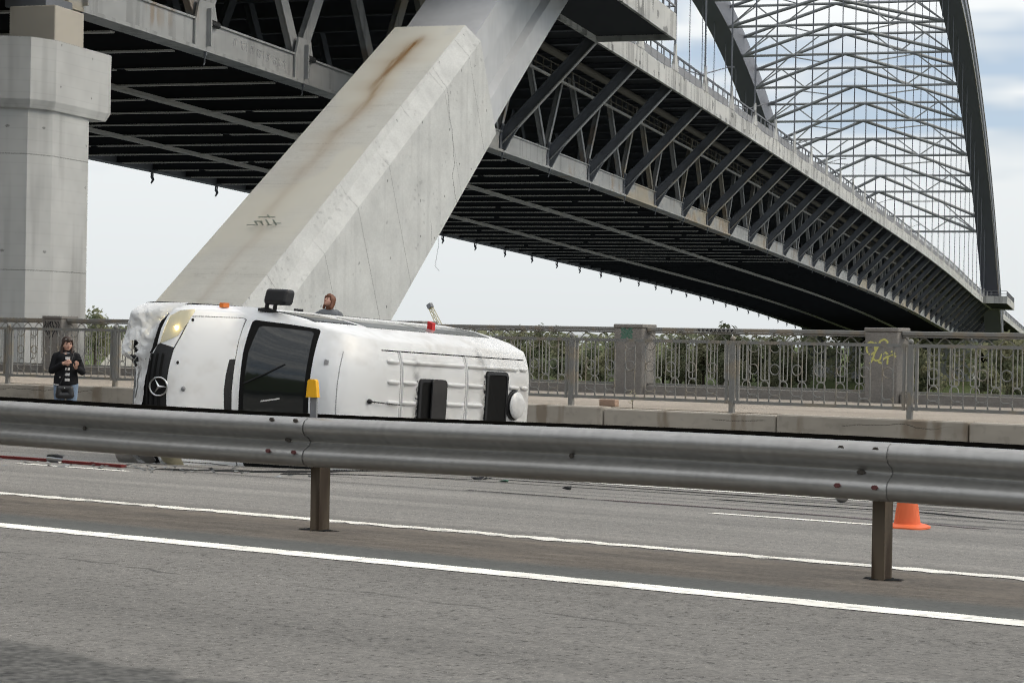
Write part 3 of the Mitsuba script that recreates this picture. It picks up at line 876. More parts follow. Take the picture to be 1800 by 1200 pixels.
# lower chords, panel by panel, with a shallow bottom flange
for a, b in zip(NODE[:-1], NODE[1:]):
    g = MB()
    g.beam((a + .01, CN, zs(a) + .72), (b - .01, CN, zs(b) + .72), .75, 1.12)
    g.beam((a + .01, CN, zs(a) + .08), (b - .01, CN, zs(b) + .08), 1.05, .155)
    g.beam((a + .01, CN, zs(a) + 1.33), (b - .01, CN, zs(b) + 1.33), .95, .09)
    bput('lower_chord', g, 'mat_steel_light')
    bput('lower_chord', MB().beam((a, CFAR, zs(a) + .6), (b, CFAR, zs(b) + .6), .8, 1.2), 'mat_steel_dark')
    for t_ in (49.4, 60.6):
        bput('floor_beam', MB().beam((a, t_, zs(a) - .04), (b, t_, zs(b) - .04), .50, .20), 'mat_flange')
    bput('top_chord', MB().tube([(a, 37.9, zs(a) + 7.42), (b, 37.9, zs(b) + 7.42)], .28, 12), 'mat_pipe', smooth=50)

SN = [s for s in NODE if 20 < s < 560]
# gusset plates with the short pipe bracket under each node
g = MB()
g.prism([(-.62, .14), (.62, .14), (.62, 1.0), (.32, 1.42), (.28, 1.85), (-.28, 1.85), (-.32, 1.42), (-.62, 1.0)], -.46, -.39, (0, 2, 1))
g.prism([(-.62, .18), (.62, .18), (.62, 1.2), (.4, 1.8), (-.4, 1.8), (-.62, 1.2)], .40, .46, (0, 2, 1))
gus = mikit.ply(g.get(), 'mat_steel_dark')
g = MB()
g.prism([(-1.15, .15), (1.15, .15), (1.15, 1.2), (.75, 2.2), (-.75, 2.2), (-1.15, 1.2)], -.50, -.40, (0, 2, 1))
g.box((-.05, -.72, .25), (.05, -.50, 1.9))
gus_side = mikit.ply(g.get(), 'mat_steel_light')
lamp_ = mikit.ply(MB().box((.10, -.75, 1.12), (.95, -.50, 1.42), .08).box((-.02, -.70, .62), (.10, -.52, 1.40), .03).get(), 'mat_black')
g = MB(); g.box((-.05, -.50, -.16), (.05, -.38, .02)); g.tube([(0, -.44, -.12), (0, -.40, -.30), (.10, -.36, -.46), (.02, -.34, -.58)], .035, 6)
hook = mikit.ply(g.get(), 'mat_steel_dark')
g = MB(); g.box((-.35, -.08, -.10), (.35, .10, .05)); a = np.linspace(0, 2 * math.pi, 15); g.tube(np.stack([np.cos(a) * .14, np.cos(a) * .14, -.28 + np.sin(a) * .20], 1), .06, 6)
g.tube([(.05, .05, -.42), (-.04, -.10, -.66), (-.02, .06, -.92)], [.13, .11, .06], 6)
fhook = mikit.ply(g.get(), 'mat_steel_dark')
# V of the web members, and the big outrigger that carries the overhanging road deck
def web(sg, w):
    g = MB()
    g.beam((sg * .22, 0, 1.35), (sg * 4.6, 0, 7.6), .30, w, up=(1, 0, 0))
    g.beam((sg * .22, -.20, 1.35), (sg * 4.6, -.20, 7.6), .05, w * 1.3, up=(1, 0, 0))
    return g
vL, vR = mikit.ply(web(-1, .27).get(), 'mat_steel_light'), mikit.ply(web(1, .27).get(), 'mat_steel_light')
vLb, vRb = mikit.ply(web(-1, .62).get(), 'mat_steel_light'), mikit.ply(web(1, .62).get(), 'mat_steel_light')
vLd, vRd = mikit.ply(web(-1, .55).get(), 'mat_steel_dark'), mikit.ply(web(1, .55).get(), 'mat_steel_dark')
g = MB()
p, q = A([0, -.15, .75]), A([0, TN - CN + .35, 7.3])
g.beam(p, q, .12, .60, up=(0, 0, 1))
g.beam(p, q, .40, .07, up=(0, 0, 1), off=(0, .32))
g.prism([(-.25, .12), (-.62, .12), (-.95, .75), (-1.9, 2.2), (-.9, 2.2), (-.25, 1.25)], -.09, .09, (1, 2, 0))
strut = mikit.ply(g.get(), 'mat_steel_dark')
lip = mikit.ply(MB().beam(p, q, .42, .07, up=(0, 0, 1), off=(0, -.335)).get(), 'mat_steel_light')
for s in SN:
    z = zs(s)
    bcopy('gusset_plate', gus if s > 120 else gus_side, s, CN, z)
    bcopy('bracket', hook, s, CN, z); bcopy('bracket', fhook, s - .5, CFAR - .35, z)
    big = s < 120
    if big:
        bcopy('node_lamp', lamp_, s, CN, z)
    bcopy('web_member', vLb if big else vL, s, CN, z); bcopy('web_member', vRb if big else vR, s, CN, z)
    bcopy('inner_web_member', vLd, s, 50.4, z); bcopy('inner_web_member', vRd, s, 50.4, z)
    if 120 < s:
        so, _ = bcopy('outrigger', strut, s, CN, z)
        put('flange', None, None, so, shift(BM, s, CN, z), ply=lip)
# cross beams of the lower deck, every half panel
g = MB()
g.box((-.04, CN + .35, .12), (.04, CFAR - .4, 1.05)); g.box((-.17, CN + .35, .06), (.17, CFAR - .4, .10))
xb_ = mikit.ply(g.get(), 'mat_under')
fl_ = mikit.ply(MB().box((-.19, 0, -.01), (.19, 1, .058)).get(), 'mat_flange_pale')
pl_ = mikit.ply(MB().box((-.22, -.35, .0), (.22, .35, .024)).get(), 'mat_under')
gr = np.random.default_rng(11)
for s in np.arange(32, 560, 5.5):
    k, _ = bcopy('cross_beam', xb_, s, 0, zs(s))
    if s < 250:
        cuts = [CN + .6] + sorted(CN + .6 + gr.uniform(0, 1, 2) * 28) + [CFAR - .6]
        for c0, c1 in zip(cuts[:-1], cuts[1:]):
            if c1 - c0 > 2.2:
                m = shift(BM, s, c0 + .3, zs(s)) @ np.diag([1, c1 - c0 - .6, 1, 1])
                put('flange', None, None, k, m, ply=fl_)
# deck plates: the lower (metro) deck and the upper (road) deck with its cross girders
ss = np.arange(-230, 791, 10.0)
low, up_, und = MB(), MB(), MB()
quad = lambda t0, t1, dz, th: [[(s, t0, zs(s) + dz), (s, t1, zs(s) + dz), (s, t1, zs(s) + dz + th), (s, t0, zs(s) + dz + th)] for s in ss]
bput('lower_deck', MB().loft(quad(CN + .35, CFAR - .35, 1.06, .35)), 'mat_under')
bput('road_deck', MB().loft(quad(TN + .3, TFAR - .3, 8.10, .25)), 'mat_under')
g = MB(); g.box((-.05, TN + .35, 7.75), (.05, 39.4, 8.09)); g.box((-.05, 39.4, 7.2), (.05, TFAR - .35, 8.09)); g.box((-.25, TN + .35, 7.70), (.25, 39.4, 7.75)); g.box((-.25, 39.4, 7.12), (.25, TFAR - .35, 7.2))
cg_ = mikit.ply(g.get(), 'mat_steel_dark')
for s in np.arange(27, 560, 5.5):
    if zs(s) > -4:
        bcopy('cross_girder', cg_, s, 0, zs(s))
# fascia panels and hanger anchors
for a, b in zip(NODE[:-1], NODE[1:]):
    if a < 100 or a > 770:
        continue
    for t_, sg in ((TN, 1), (TFAR, -1)):
        g = MB()
        za, zb = zf(a), zf(b)
        n = 6
        cs = np.linspace(a, b - .02, n)
        top = [1.50, 1.36, 1.30, 1.30, 1.36, 1.50]
        r = [[(s, t_, zf(s)), (s, t_ + sg * .22, zf(s)), (s, t_ + sg * .22, zf(s) + h), (s, t_, zf(s) + h)] for s, h in zip(cs, top)]
        g.loft(r)
        bput('fascia_panel', g, 'mat_fascia')
        g = MB()
        if sg == 1:
            g.prism([(-1.0, 1.42), (1.0, 1.42), (.28, 2.55), (.12, 3.4), (-.12, 3.4), (-.28, 2.55)], -.05, .12, (0, 2, 1))
            if a < 480:
                put('hanger_anchor', g, 'mat_fascia', br, shift(BM, a, t_, zf(a)))
        # parapet between the anchors: a plate of mesh, posts and two rails
        if a < 770 and not (98 < a < 126 or 460 < a < 491):
            g = MB()
            e0, e1 = a + 1.2, b - 1.2
            g.beam((e0, t_ + sg * .1, zf(e0) + 1.72), (e1, t_ + sg * .1, zf(e1) + 1.72), .05, .62)
            pk, _ = bput('parapet', g, 'mat_grey')
            g = MB()
            g.beam((a, t_ + sg * .1, zf(a) + 2.60), (b, t_ + sg * .1, zf(b) + 2.60), .13, .13)
            bput('handrail', g, 'mat_steel_dark', pk)
            g = MB()
            for q in np.linspace(.12, .88, 5):
                s = a + (b - a) * q
                g.box((s - .05, t_ + sg * .1 - .05, zf(s) + 1.3), (s + .05, t_ + sg * .1 + .05, zf(s) + 2.55))
            bput('posts', g, 'mat_grey', pk, kind='stuff')
        # walkway rail inside the truss
        if sg == 1 and 110 < a < 500:
            g = MB()
            g.beam((a, 38.6, zs(a) + 6.05), (b, 38.6, zs(b) + 6.05), .16, .16)
            pk, _ = bput('walkway_edge', g, 'mat_flange')
            g = MB()
            for dz in (6.5, 7.05):
                g.beam((a, 38.6, zs(a) + dz), (b, 38.6, zs(b) + dz), .06, .06)
            for q in np.arange(.08, 1, .1666):
                s = a + (b - a) * q
                g.box((s - .045, 38.56, zs(s) + 6.1), (s + .045, 38.64, zs(s) + 7.1))
            bput('walkway_rail', g, 'mat_pipe', pk, kind='stuff')

# arch ribs
_arch = CubicSpline([48, 60, 83.3, 97.7, 112, 135, 165, 200, 245, 296, 345, 372, 391, 409, 433, 457, 471, 485, 500, 520, 534],
                    [-21.5, -13.7, 1.7, 11.3, 20.3, 33.3, 46.3, 57, 64.8, 67.8, 65.6, 62.0, 57.9, 52.6, 43.4, 32.4, 24.4, 15.4, 5.3, -8.3, -18])
arch = lambda s: float(_arch(s))


def rib_ring(s, t0, t1, side):
    """Box section of the rib at s, its soffit at arch(s), with a channel along the outer side."""
    z = arch(s); dz = float(_arch(s, 1)); n = unit(A([-dz, 0, 1])); dep = 5.2
    o = t0 if side == 1 else t1
    i = t1 if side == 1 else t0
    sg = 1 if side == 1 else -1
    prof = [(o, 0), (o, .27), (o + sg * .30, .33), (o + sg * .30, .62), (o, .68), (o, 1), (i, 1), (i, 0)]
    return [A([s, t, z]) + n * dep * h for t, h in prof]


s_leg = 92.0
for t0, t1, side in ((31.35, 35.05, 1), (75.1, 78.9, -1)):
    st_ = [s_leg] + list(np.arange(96, 535, 6.0))
    g = MB().loft([rib_ring(s, t0, t1, side) for s in st_])
    k, _ = bput('arch_rib', g, 'mat_arch', smooth=30)
    for dep in (.16, 5.32):
        g = MB()
        rr = []
        for s in np.arange(300, 520, 6.0):
            z = arch(s); n = unit(A([-float(_arch(s, 1)), 0, 1])); p0 = A([s, 0, z]) + n * dep
            o = t0 if side == 1 else t1
            rr.append([p0 + A([0, o - .16 * side, 0]) - n * .14, p0 + A([0, o, 0]) - n * .14, p0 + A([0, o, 0]) + n * .14, p0 + A([0, o - .16 * side, 0]) + n * .14])
        bput('edge_strip', g.loft(rr), 'mat_steel_light', k)
# near springing of the near rib: painted light grey, seen from outside
g = MB()
g.loft([rib_ring(s, 31.20, 35.15, 1) for s in np.arange(90.0, 118, 2.0)])
bput('arch_foot', g, 'mat_steel_plain', smooth=30)

# bracing between the ribs: upper and lower tubes at each station, K diagonals, light lacing
def brace(name, p, q, r, mat='mat_steel_dark', parent=br, n=8):
    return bput(name, MB().tube([p, q], r, n), mat, parent, smooth=50)


t0, t1, tm = 35.05, 75.1, 55.1
sta = [454.4 + 14.3 - 14.3 * k for k in range(13)]
def lay(s, up_):
    n = unit(A([-float(_arch(s, 1)), 0, 1])); p = A([s, 0, arch(s)]) + n * (4.4 if up_ else .3)
    return p
scene['mat_brace'] = bs((.30, .31, .31), .5, .4)
for i, s in enumerate(sta):
    lo, hi = lay(s, 0), lay(s, 1)
    for lv, p in ((0, lo), (1, hi)):
        k, _ = brace('arch_brace', p + A([0, t0, 0]), p + A([0, t1, 0]), .27, 'mat_brace')
        if i + 1 < len(sta):
            pn = lay(sta[i + 1], lv)       # the next station up: the diagonals rise to the middle of its tube
            for t_ in (t0, t1):
                brace('diagonal', p + A([0, t_, 0]), pn + A([0, tm, 0]), .33, 'mat_brace', k)
    m = 8
    tt = np.linspace(t0, t1, m + 1)
    for j in range(m):
        a, b = (lo, hi) if j % 2 == 0 else (hi, lo)
        if i % 1 == 0 and j in (0, 1, 2, 5, 6, 7):
            brace('lacing', a + A([0, tt[j], 0]), b + A([0, tt[j + 1], 0]), .135, 'mat_brace', br, 6)
    if i + 1 < len(sta):
        ln, hn = lay(sta[i + 1], 0), lay(sta[i + 1], 1)
        for f0, f1 in ((.0, .38), (.76, .38), (1.24, 1.62), (2.0, 1.62)):
            q0 = (lo * (1 - min(f0, 2 - f0)) + ln * min(f0, 2 - f0)) + A([0, t0 + (t1 - t0) * f0 / 2, 0])
            q1 = (hi * (1 - min(f1, 2 - f1)) + hn * min(f1, 2 - f1)) + A([0, t0 + (t1 - t0) * f1 / 2, 0])
            brace('lacing', q0, q1, .135, 'mat_brace', br, 6)

# hangers
for s in NODE:
    if 126 < s < 470:
        for t_ in (33.05, 77.1):
            z0, z1 = zf(s) + (3.1 if t_ < 50 else 1.3), arch(s) + .3
            if z1 > z0 + 1:
                g = MB()
                for o in (-.10, .10):
                    g.tube([(s + o, t_, z0), (s + o, t_, z1)], .055, 5)
                bput('hanger', g, 'mat_steel_dark')

# platforms round the ribs where they pass the deck
def platform(s0, s1, to, ti, near):
    g = MB()
    pts = [(s0, ti), (s0, to), (s1, to), (s1, ti)]
    za, zb = zf(s0), zf(s1)
    zz = lambda s: zf(s) - .02
    P3 = [A([s, t, zz(s)]) for s, t in pts]
    k, _ = bput('platform', MB().hexa([p + A([0, 0, .35]) for p in P3] + [p + A([0, 0, .7]) for p in P3]), 'mat_under')
    for a, b in zip(P3[:-1], P3[1:]):
        bput('fascia', MB().beam(a + A([0, 0, .8]), b + A([0, 0, .8]), .2, 1.62), 'mat_fascia', k)
        g = MB()
        n = max(3, int(np.linalg.norm(b - a) / 1.6))
        for q in np.linspace(0, 1, n + 1):
            c = a + (b - a) * q
            g.box((c[0] - .05, c[1] - .05, c[2] + 1.6), (c[0] + .05, c[1] + .05, c[2] + 2.75))
        for dz in (2.1, 2.72):
            g.beam(a + A([0, 0, dz]), b + A([0, 0, dz]), .08, .09)
        bput('railing', g, 'mat_grey', k)


platform(99, 125.2, 28.0, TN, True)
platform(465, 492.5, 27.9, TN, False)
bput('loose_wire', MB().tube([fr for fr in [(197, 68.3, zs(197)), (197, 68.2, zs(197) - 1.6), (197.1, 68.4, zs(197) - 2.6), (196.9, 68.5, zs(197) - 3.6), (197.1, 68.1, zs(197) - 4.1)]], .018, 5), 'mat_grey')
# faint writing on the near chord of the side span
for k in range(9):
    s = 85.2 + .62 * k
    z = zs(s) + 1.0 - .03 * k
    g = MB()
    for dx, dz, w, h in ((0, 0, .05, .34), (.16, .1, .28, .05), (.2, -.12, .05, .2)):
        g.box((s + dx * ((k % 3) - .5) * 2, CN - .381, z + dz - h / 2 - .1), (s + dx * ((k % 3) - .5) * 2 + w, CN - .377, z + dz + h / 2 - .1))
    bput('chord_writing', g, 'mat_grey')

# ------------------------------------------------------------------ slanted concrete leg under the near rib
leg = thing('arch_leg', 'massive slanted concrete leg with a rust streak carrying the bridge arch', 'bridge leg')


def leg_ring(q, ch=.62):
    """q = 0 at the foot, 1 at the head; side faces t 30.89 and 35.6."""
    lo = A([60.2, -13.2]) * (1 - q) + A([97.72, 11.27]) * q
    hi = A([43.5, -12.1]) * (1 - q) + A([94.40, 16.21]) * q
    m = A([46.0, -12.55]) * (1 - q) + A([94.99, 15.5]) * q
    ti, to = 35.75, 30.89
    return [A([lo[0], to, lo[1]]), A([m[0], to, m[1]]), A([hi[0], to + ch, hi[1]]), A([hi[0], ti - ch, hi[1]]), A([m[0], ti, m[1]]), A([lo[0], ti, lo[1]])]


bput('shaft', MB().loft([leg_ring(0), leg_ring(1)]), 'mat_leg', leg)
put('graffiti', MB().box((-.9, -.012, -.05), (-.42, .0, .02)).box((-.62, -.012, -.34), (-.54, 0, .3)).box((-.35, -.012, .12), (-.05, 0, .22)).box((-.24, -.012, -.36), (-.16, 0, .2)).box((.05, -.012, -.23), (.5, 0, -.13)).box((.1, -.012, -.2), (.18, 0, .34)).box((.40, -.012, -.2), (.48, 0, .24)).box((.55, -.012, .12), (1.0, 0, .2)).box((-.8, -.012, -.62), (.1, 0, -.54)).box((-.5, -.012, -.8), (-.42, 0, -.5)), 'mat_tag_faint', leg,
    shift(BM, 74.9, 33.25, 5.48) @ np.diag([.8, .8, .8, 1]) @ A([[0, 0.876, .482, 0], [1, 0, 0, 0], [0, -.482, .876, 0], [0, 0, 0, 1.0]]) @ A([[1, 0, 0, 0], [0, 0, 1, 0], [0, -1, 0, 0], [0, 0, 0, 1.0]]))

# ------------------------------------------------------------------ pier of the side span at the left edge of the frame
pier = thing('bridge_pier', 'pale concrete bridge pier with a wide cap at the left edge', 'pier')


def rounded(s0, s1, t0, t1, r, n=10):
    out = []
    for cs, ct, a0 in ((s0 + r, t0 + r, math.pi), (s1 - .25, t0 + .25, 1.5 * math.pi), (s1 - r, t1 - r, 0), (s0 + r, t1 - r, .5 * math.pi)):
        rr = .25 if cs == s1 - .25 else r
        for a in np.linspace(a0, a0 + math.pi / 2, n):
            out.append((cs + rr * math.cos(a), ct + rr * math.sin(a)))
    return A(out)


def slab(z0, z1, poly, g, ch=0.0):
    c = poly.mean(0)
    rings = [np.c_[poly, np.full(len(poly), z0)], np.c_[poly, np.full(len(poly), z1)]]
    return g.loft(rings)


bput('shaft', slab(-9, 9.30, rounded(65.3, 69.65, 38.12, 46.0, 1.45, 3), MB()), 'mat_concrete', pier)
p = rounded(65.0, 70.85, 37.86, 46.3, 1.5, 3)
g = MB().loft([np.c_[(p - p.mean(0)) * [.94, .97] + p.mean(0), np.full(len(p), 9.12)], np.c_[p, np.full(len(p), 9.42)], np.c_[p, np.full(len(p), 11.66)]])
bput('cap', g, 'mat_concrete', pier)
scene['mat_bearing'] = bs((.42, .385, .33), .85, .2)
bput('bearing_block', MB().box((66.85, 38.15, 11.5), (69.0, 40.05, 13.02), .03), 'mat_bearing', pier)
bput('bearing_plate', MB().box((66.95, 38.6, 13.02), (68.9, 40.3, 13.42)), 'mat_steel_dark', pier)

# far end: concrete piers under the deck beyond the far bank
for (s, t, w, d, h, lab) in ((505, 42, 9, 7, 1.6, 'broad pale concrete pier beyond the railing, right of the graffiti pillar'), (505, 66.4, 2.4, 4, 2.4, 'slim pale concrete pier under the far end of the bridge'), (520, 77, 8.5, 12, -1.5, 'broad grey pier at the far arch foot, left of the yellow tagged pillar'), (560, 34, 3.2, 3.2, 1, 'round white column beyond the far end of the bridge')):
    k = thing('bridge_pier', lab, 'pier')
    if w == 3.2:
        bput('shaft', MB().tube([(s, t, -9), (s, t, zs(s) + .2)], 1.7, 20), 'mat_fascia', k, smooth=40)
    else:
        bput('shaft', MB().box((s - d / 2, t - w / 2, -12), (s + d / 2, t + w / 2, h - 1.2), .3), 'mat_concrete', k)
        bput('cap', MB().box((s - d / 2 - .4, t - w / 2 - .6, h - 1.2), (s + d / 2 + .4, t + w / 2 + .6, h + .3), .2), 'mat_concrete', k)

# street lamps on the road deck
g = MB()
g.tube([(0, 0, 0), (0, 0, 9.6)], [.13, .08], 8)
lp_pole = mikit.ply(g.get(), 'mat_grey', smooth=50)
def arm(sg):
    return mikit.ply(MB().tube([(0, 0, 9.4), (sg * .6, -sg * 1.0, 9.75), (sg * 1.6, -sg * 2.6, 10.35)], [.07, .06, .045], 6).box((sg * 1.6 - .12, -sg * 3.1 - .25, 10.33), (sg * 1.6 + .12, -sg * 3.1 + .55, 10.45)).get(), 'mat_grey')
lp_arm = [arm(1), arm(-1)]
for i, s in enumerate((213.9, 241.1, 276.6, 301.8, 363, 410)):
    k = thing('street_lamp', f'grey two armed street lamp on the bridge deck, {("first", "second", "third", "fourth", "fifth", "sixth")[i]} counted from the near end', 'street lamp', 'street lamps on the bridge deck')
    z = zf(s) + 1.6
    bcopy('pole', lp_pole, s, 45, z, k)
    for q in lp_arm:
        bcopy('arm', q, s, 45, z, k)

# crane boom beyond the far bank
cr = thing('crane', 'yellowish lattice crane boom rising behind the railing beside the leg', 'crane')
p0, p1 = A([-241.7, 345, -8.0]), A([-250.5, 345, 6.55])
d = unit(p1 - p0); sx = unit(np.cross(d, [0, 1, 0])); sy = np.cross(d, sx)
g = MB()
cor = lambda q, a, b: p0 + (p1 - p0) * q + (sx * a + sy * b) * (.75 * (1 - .55 * q))
for a in (-1, 1):
    for b in (-1, 1):
        g.tube([cor(0, a, b), cor(1, a, b)], .07, 6)
for k in range(12):
    q0, q1 = k / 12, (k + 1) / 12
    for a, b, c_, e in ((-1, -1, 1, -1), (1, -1, 1, 1), (1, 1, -1, 1), (-1, 1, -1, -1)):
        g.tube([cor(q0, a, b), cor(q1, c_, e)], .04, 5)
put('boom', g, 'mat_crane', cr)
put('boom_head', MB().beam(p1 - d * .2, p1 + d * .75, 1.0, 1.0), 'mat_grey', cr)
g = MB(); g.box((-243.3, 345.2, -7.9), (-239.1, 348.0, -5.4), .1)
put('cab', g, 'mat_crane', cr)
g = MB(); g.box((-243.7, 344.9, -9), (-238.7, 345.9, -7.9), .2); g.box((-243.7, 347.3, -9), (-238.7, 348.3, -7.9), .2)
put('tracks', g, 'mat_rubber', cr)

# ------------------------------------------------------------------ the overturned van; frame: u rearwards, v to its right side (up), w to its roof
VM = np.eye(4)
VM[:3, :3] = A([[-.06105666, .02608589, .99779302], [.99744216, .03880656, .06002065], [-.03715522, .99890619, -.02838856]])
VM[:3, 3] = (-17.2164, 17.0247, .6309)
#       centre (u, w)   edge (u, v, w)
VK = [((.50, .28), (.68, .84, .28)), ((.42, .66), (.62, .885, .66)), ((.15, .72), (.42, .885, .72)), ((.20, .93), (.47, .90, .93)), ((.34, 1.05), (.58, .915, 1.00)), ((.66, 1.16), (.84, .925, 1.06)),
      ((1.05, 1.28), (1.22, .925, 1.19)), ((1.11, 1.32), (1.29, .885, 1.29)), ((1.28, 1.70), (1.50, .85, 1.68)), ((1.45, 2.08), (1.69, .805, 2.05)),
      ((1.54, 2.27), (1.82, .77, 2.20)), ((1.76, 2.41), (2.04, .735, 2.31)), ((2.25, 2.495), (2.42, .71, 2.35)), ((4.0, 2.525), (4.0, .70, 2.37)), ((5.60, 2.515), (5.58, .69, 2.36)),
      ((5.86, 2.505), (5.89, .685, 2.365)), ((5.92, 2.455), (5.95, .69, 2.325)), ((5.955, 2.3), (5.965, .71, 2.18)), ((5.97, 1.2), (5.94, .90, 1.2)), ((5.97, .42), (5.94, .93, .42))]
_kk = A([0, 1, 1.36, 2, 2.5, 3.3, 4, 4.3, 5, 6, 6.5, 7, 8, 11, 14, 14.6, 15, 16, 18, 20.0])
_vc = [PchipInterpolator(_kk, A([c[0][i] for c in VK])) for i in (0, 1)]
_ve = [PchipInterpolator(_kk, A([c[1][i] for c in VK])) for i in (0, 1, 2)]
_sw = A([.28, .45, .7, 1.15, 1.3, 1.5, 1.75, 2.06, 2.25, 2.4]); _sv = A([.93, .975, .99, .99, .975, .945, .905, .825, .76, .70])


def vtop(k, f, off=0.0):
    """The skin between the centre line (f = 0) and the shoulder (f = +-1)."""
    k = np.clip(k, 0, 20); a = abs(f)
    uc, wc = float(_vc[0](k)), float(_vc[1](k)); ue, ve, we = (float(q(k)) for q in _ve)
    pw = np.interp(k, [0, 3, 4, 6, 8, 14, 20], [2.2, 3.0, 2.4, 2.4, 3.6, 3.6, 2.4])
    p = A([uc + (ue - uc) * a ** 2.2, ve * f, wc + (we - wc) * a ** pw])
    if f < 0:
        p[1] *= 1 + (.23 * a * np.interp(p[2], [1.1, 2.1], [.15, 1]))      # the side it lies on is pressed outwards
    if off:
        e = 1e-3
        du = vtop(min(k + e * 5, 20), f) - vtop(max(k - e * 5, 0), f); dv = vtop(k, f + e) - vtop(k, f - e)
        p = p + unit(np.cross(dv, du)) * -off * np.sign(np.cross(dv, du) @ A([1, 0, -1]) or 1)
    return p


def vside(k, j, n=9):
    """Down the right side from the shoulder (j = 0) to the sill (j = n)."""
    ue, ve, we = (float(q(k)) for q in _ve)
    w = we + (.30 - we) * j / n
    sv = np.interp(w, _sw, _sv)
    tap = np.interp(ue, [.2, .45, .9, 1.3], [.86, .93, .985, 1.0]) * np.interp(ue, [5.7, 5.92], [1, .985])
    v = sv * tap
    if k < 4.3 or k > 15:
        v = ve + (sv * tap - ve) * min(1, j / 3)
    if j == 0:
        v = ve
    return A([ue, v, w])


def van_body():
    ks = np.unique(np.round(np.concatenate([np.linspace(0, 8, 65), np.linspace(8, 14, 14), np.linspace(14, 20, 31)]), 4))
    fs = np.concatenate([[-1], -np.linspace(.96, .04, 15), [0], np.linspace(.04, .96, 15), [1]])
    rings = []
    for k in ks:
        top = [vtop(k, f) for f in fs]
        r = [vside(k, j) for j in range(1, 10)]
        l = [q * A([1, -1 - .23 * np.interp(q[2], [1.2, 2.1], [0, 1]), 1]) for q in r[::-1]]
        rings.append(np.vstack([l, top, r]))
    return MB().loft(rings)


def vpatch(poly, off, mat, name, parent, sub=3, depth=.012, smooth=40):
    """A panel with the outline poly, in (k, f) of the skin, standing off it."""
    from shapely.geometry import Polygon
    poly = A(poly, float)
    v2, f2 = trimesh.creation.triangulate_polygon(Polygon(poly), engine='earcut')
    for _ in range(sub):
        v2, f2 = trimesh.remesh.subdivide(np.c_[v2, np.zeros(len(v2))] if v2.shape[1] == 2 else v2, f2)
    v2 = v2[:, :2]
    out = A([vtop(k, f, off) for k, f in v2]); inn = A([vtop(k, f, off - depth) for k, f in v2])
    e = np.sort(np.vstack([f2[:, [0, 1]], f2[:, [1, 2]], f2[:, [2, 0]]]), 1)
    u, c = np.unique(e, axis=0, return_counts=True)
    b = u[c == 1]; n = len(out)
    g = MB().add(np.vstack([out, inn]), np.vstack([f2, np.c_[b[:, 0], b[:, 1], b[:, 1] + n], np.c_[b[:, 0], b[:, 1] + n, b[:, 0] + n]]))
    return put(name, g, mat, parent, VM, smooth)


def mir(half):
    """A polygon given on the right half, from the front centre line round to the rear one, completed on the left."""
    return half + [(k, -f) for k, f in half[::-1] if f != 0]


van = thing('overturned_van', 'white high roof van lying on its left side across the road, front torn open', 'van')
vput = lambda name, g, mat, parent=van, smooth=False, **kw: put(name, g, mat, parent, VM, smooth, **kw)
vput('body', van_body(), 'mat_white', smooth=38)
hood = mir([(2.10, 0), (2.13, .25), (2.18, .48), (2.32, .66), (2.46, .895), (3.4, .90), (4.17, .92), (4.0, .61), (3.93, .30), (3.90, 0)])
vpatch([(k + (-.03 if k < 3 else .03), f * 1.012) for k, f in hood], .003, 'mat_gap', 'hood_gap', van)
hd, _ = vpatch(hood, .009, 'mat_white', 'hood', van)
vent = mir([(3.72, 0), (3.74, .2), (3.79, .375), (3.80, .385), (3.94, .39), (3.95, .38), (3.93, .2), (3.90, 0)])
vpatch(vent, .013, 'mat_black', 'cowl_vent', van, 2)
grille = mir([(1.38, 0), (1.38, .28), (1.5, .40), (1.62, .56), (2.18, .50), (2.12, .25), (2.08, 0)])
gk, _ = vpatch(grille, .008, 'mat_black', 'grille', van, 3)
for k in (1.5, 1.68, 1.86):
    g = MB().tube([vtop(k, f, .018) for f in np.linspace(-.42, .42, 15)], .011, 6)
    vput('grille_slat', g, 'mat_gap', gk, 40)
# emblem: a ring with a three armed star
c0 = vtop(1.86, 0, .030)
eu = unit(vtop(2.1, 0) - vtop(1.6, 0)); ev = A([0, 1, 0.]); en = unit(np.cross(eu, ev)); en = en * np.sign(en @ A([-1, 0, .6]))
a = np.linspace(0, 2 * math.pi, 41)
g = MB().tube([c0 + .105 * (math.cos(q) * ev + math.sin(q) * eu) for q in a], .0105, 8, False)
em, _ = vput('emblem', g, 'mat_chrome', smooth=50)
g = MB()
for q in (math.pi / 2, math.pi * 7 / 6, math.pi * 11 / 6):
    d_ = math.cos(q) * ev + math.sin(q) * eu; n_ = -math.sin(q) * ev + math.cos(q) * eu
    g.hull([c0 + d_ * .10, c0 + n_ * .016, c0 - n_ * .016, c0 + en * .016, c0 - en * .016, c0 - d_ * .012])
vput('star', g, 'mat_chrome', em)
g = MB(); g.tube([c0 - en * .03, c0 - en * .005], .098, 24); vput('backing', g, 'mat_gap', em)
for kk, ff, mt in ((2.62, -.012, 'mat_grey'), (2.36, .312, 'mat_gap'), (2.56, .855, 'mat_gap')):
    p = vtop(kk, ff, .012)
    vput('hood_badge', MB().sphere(p, (.03, .03, .02) if mt == 'mat_grey' else (.016, .02, .014), 2), mt, hd, True)
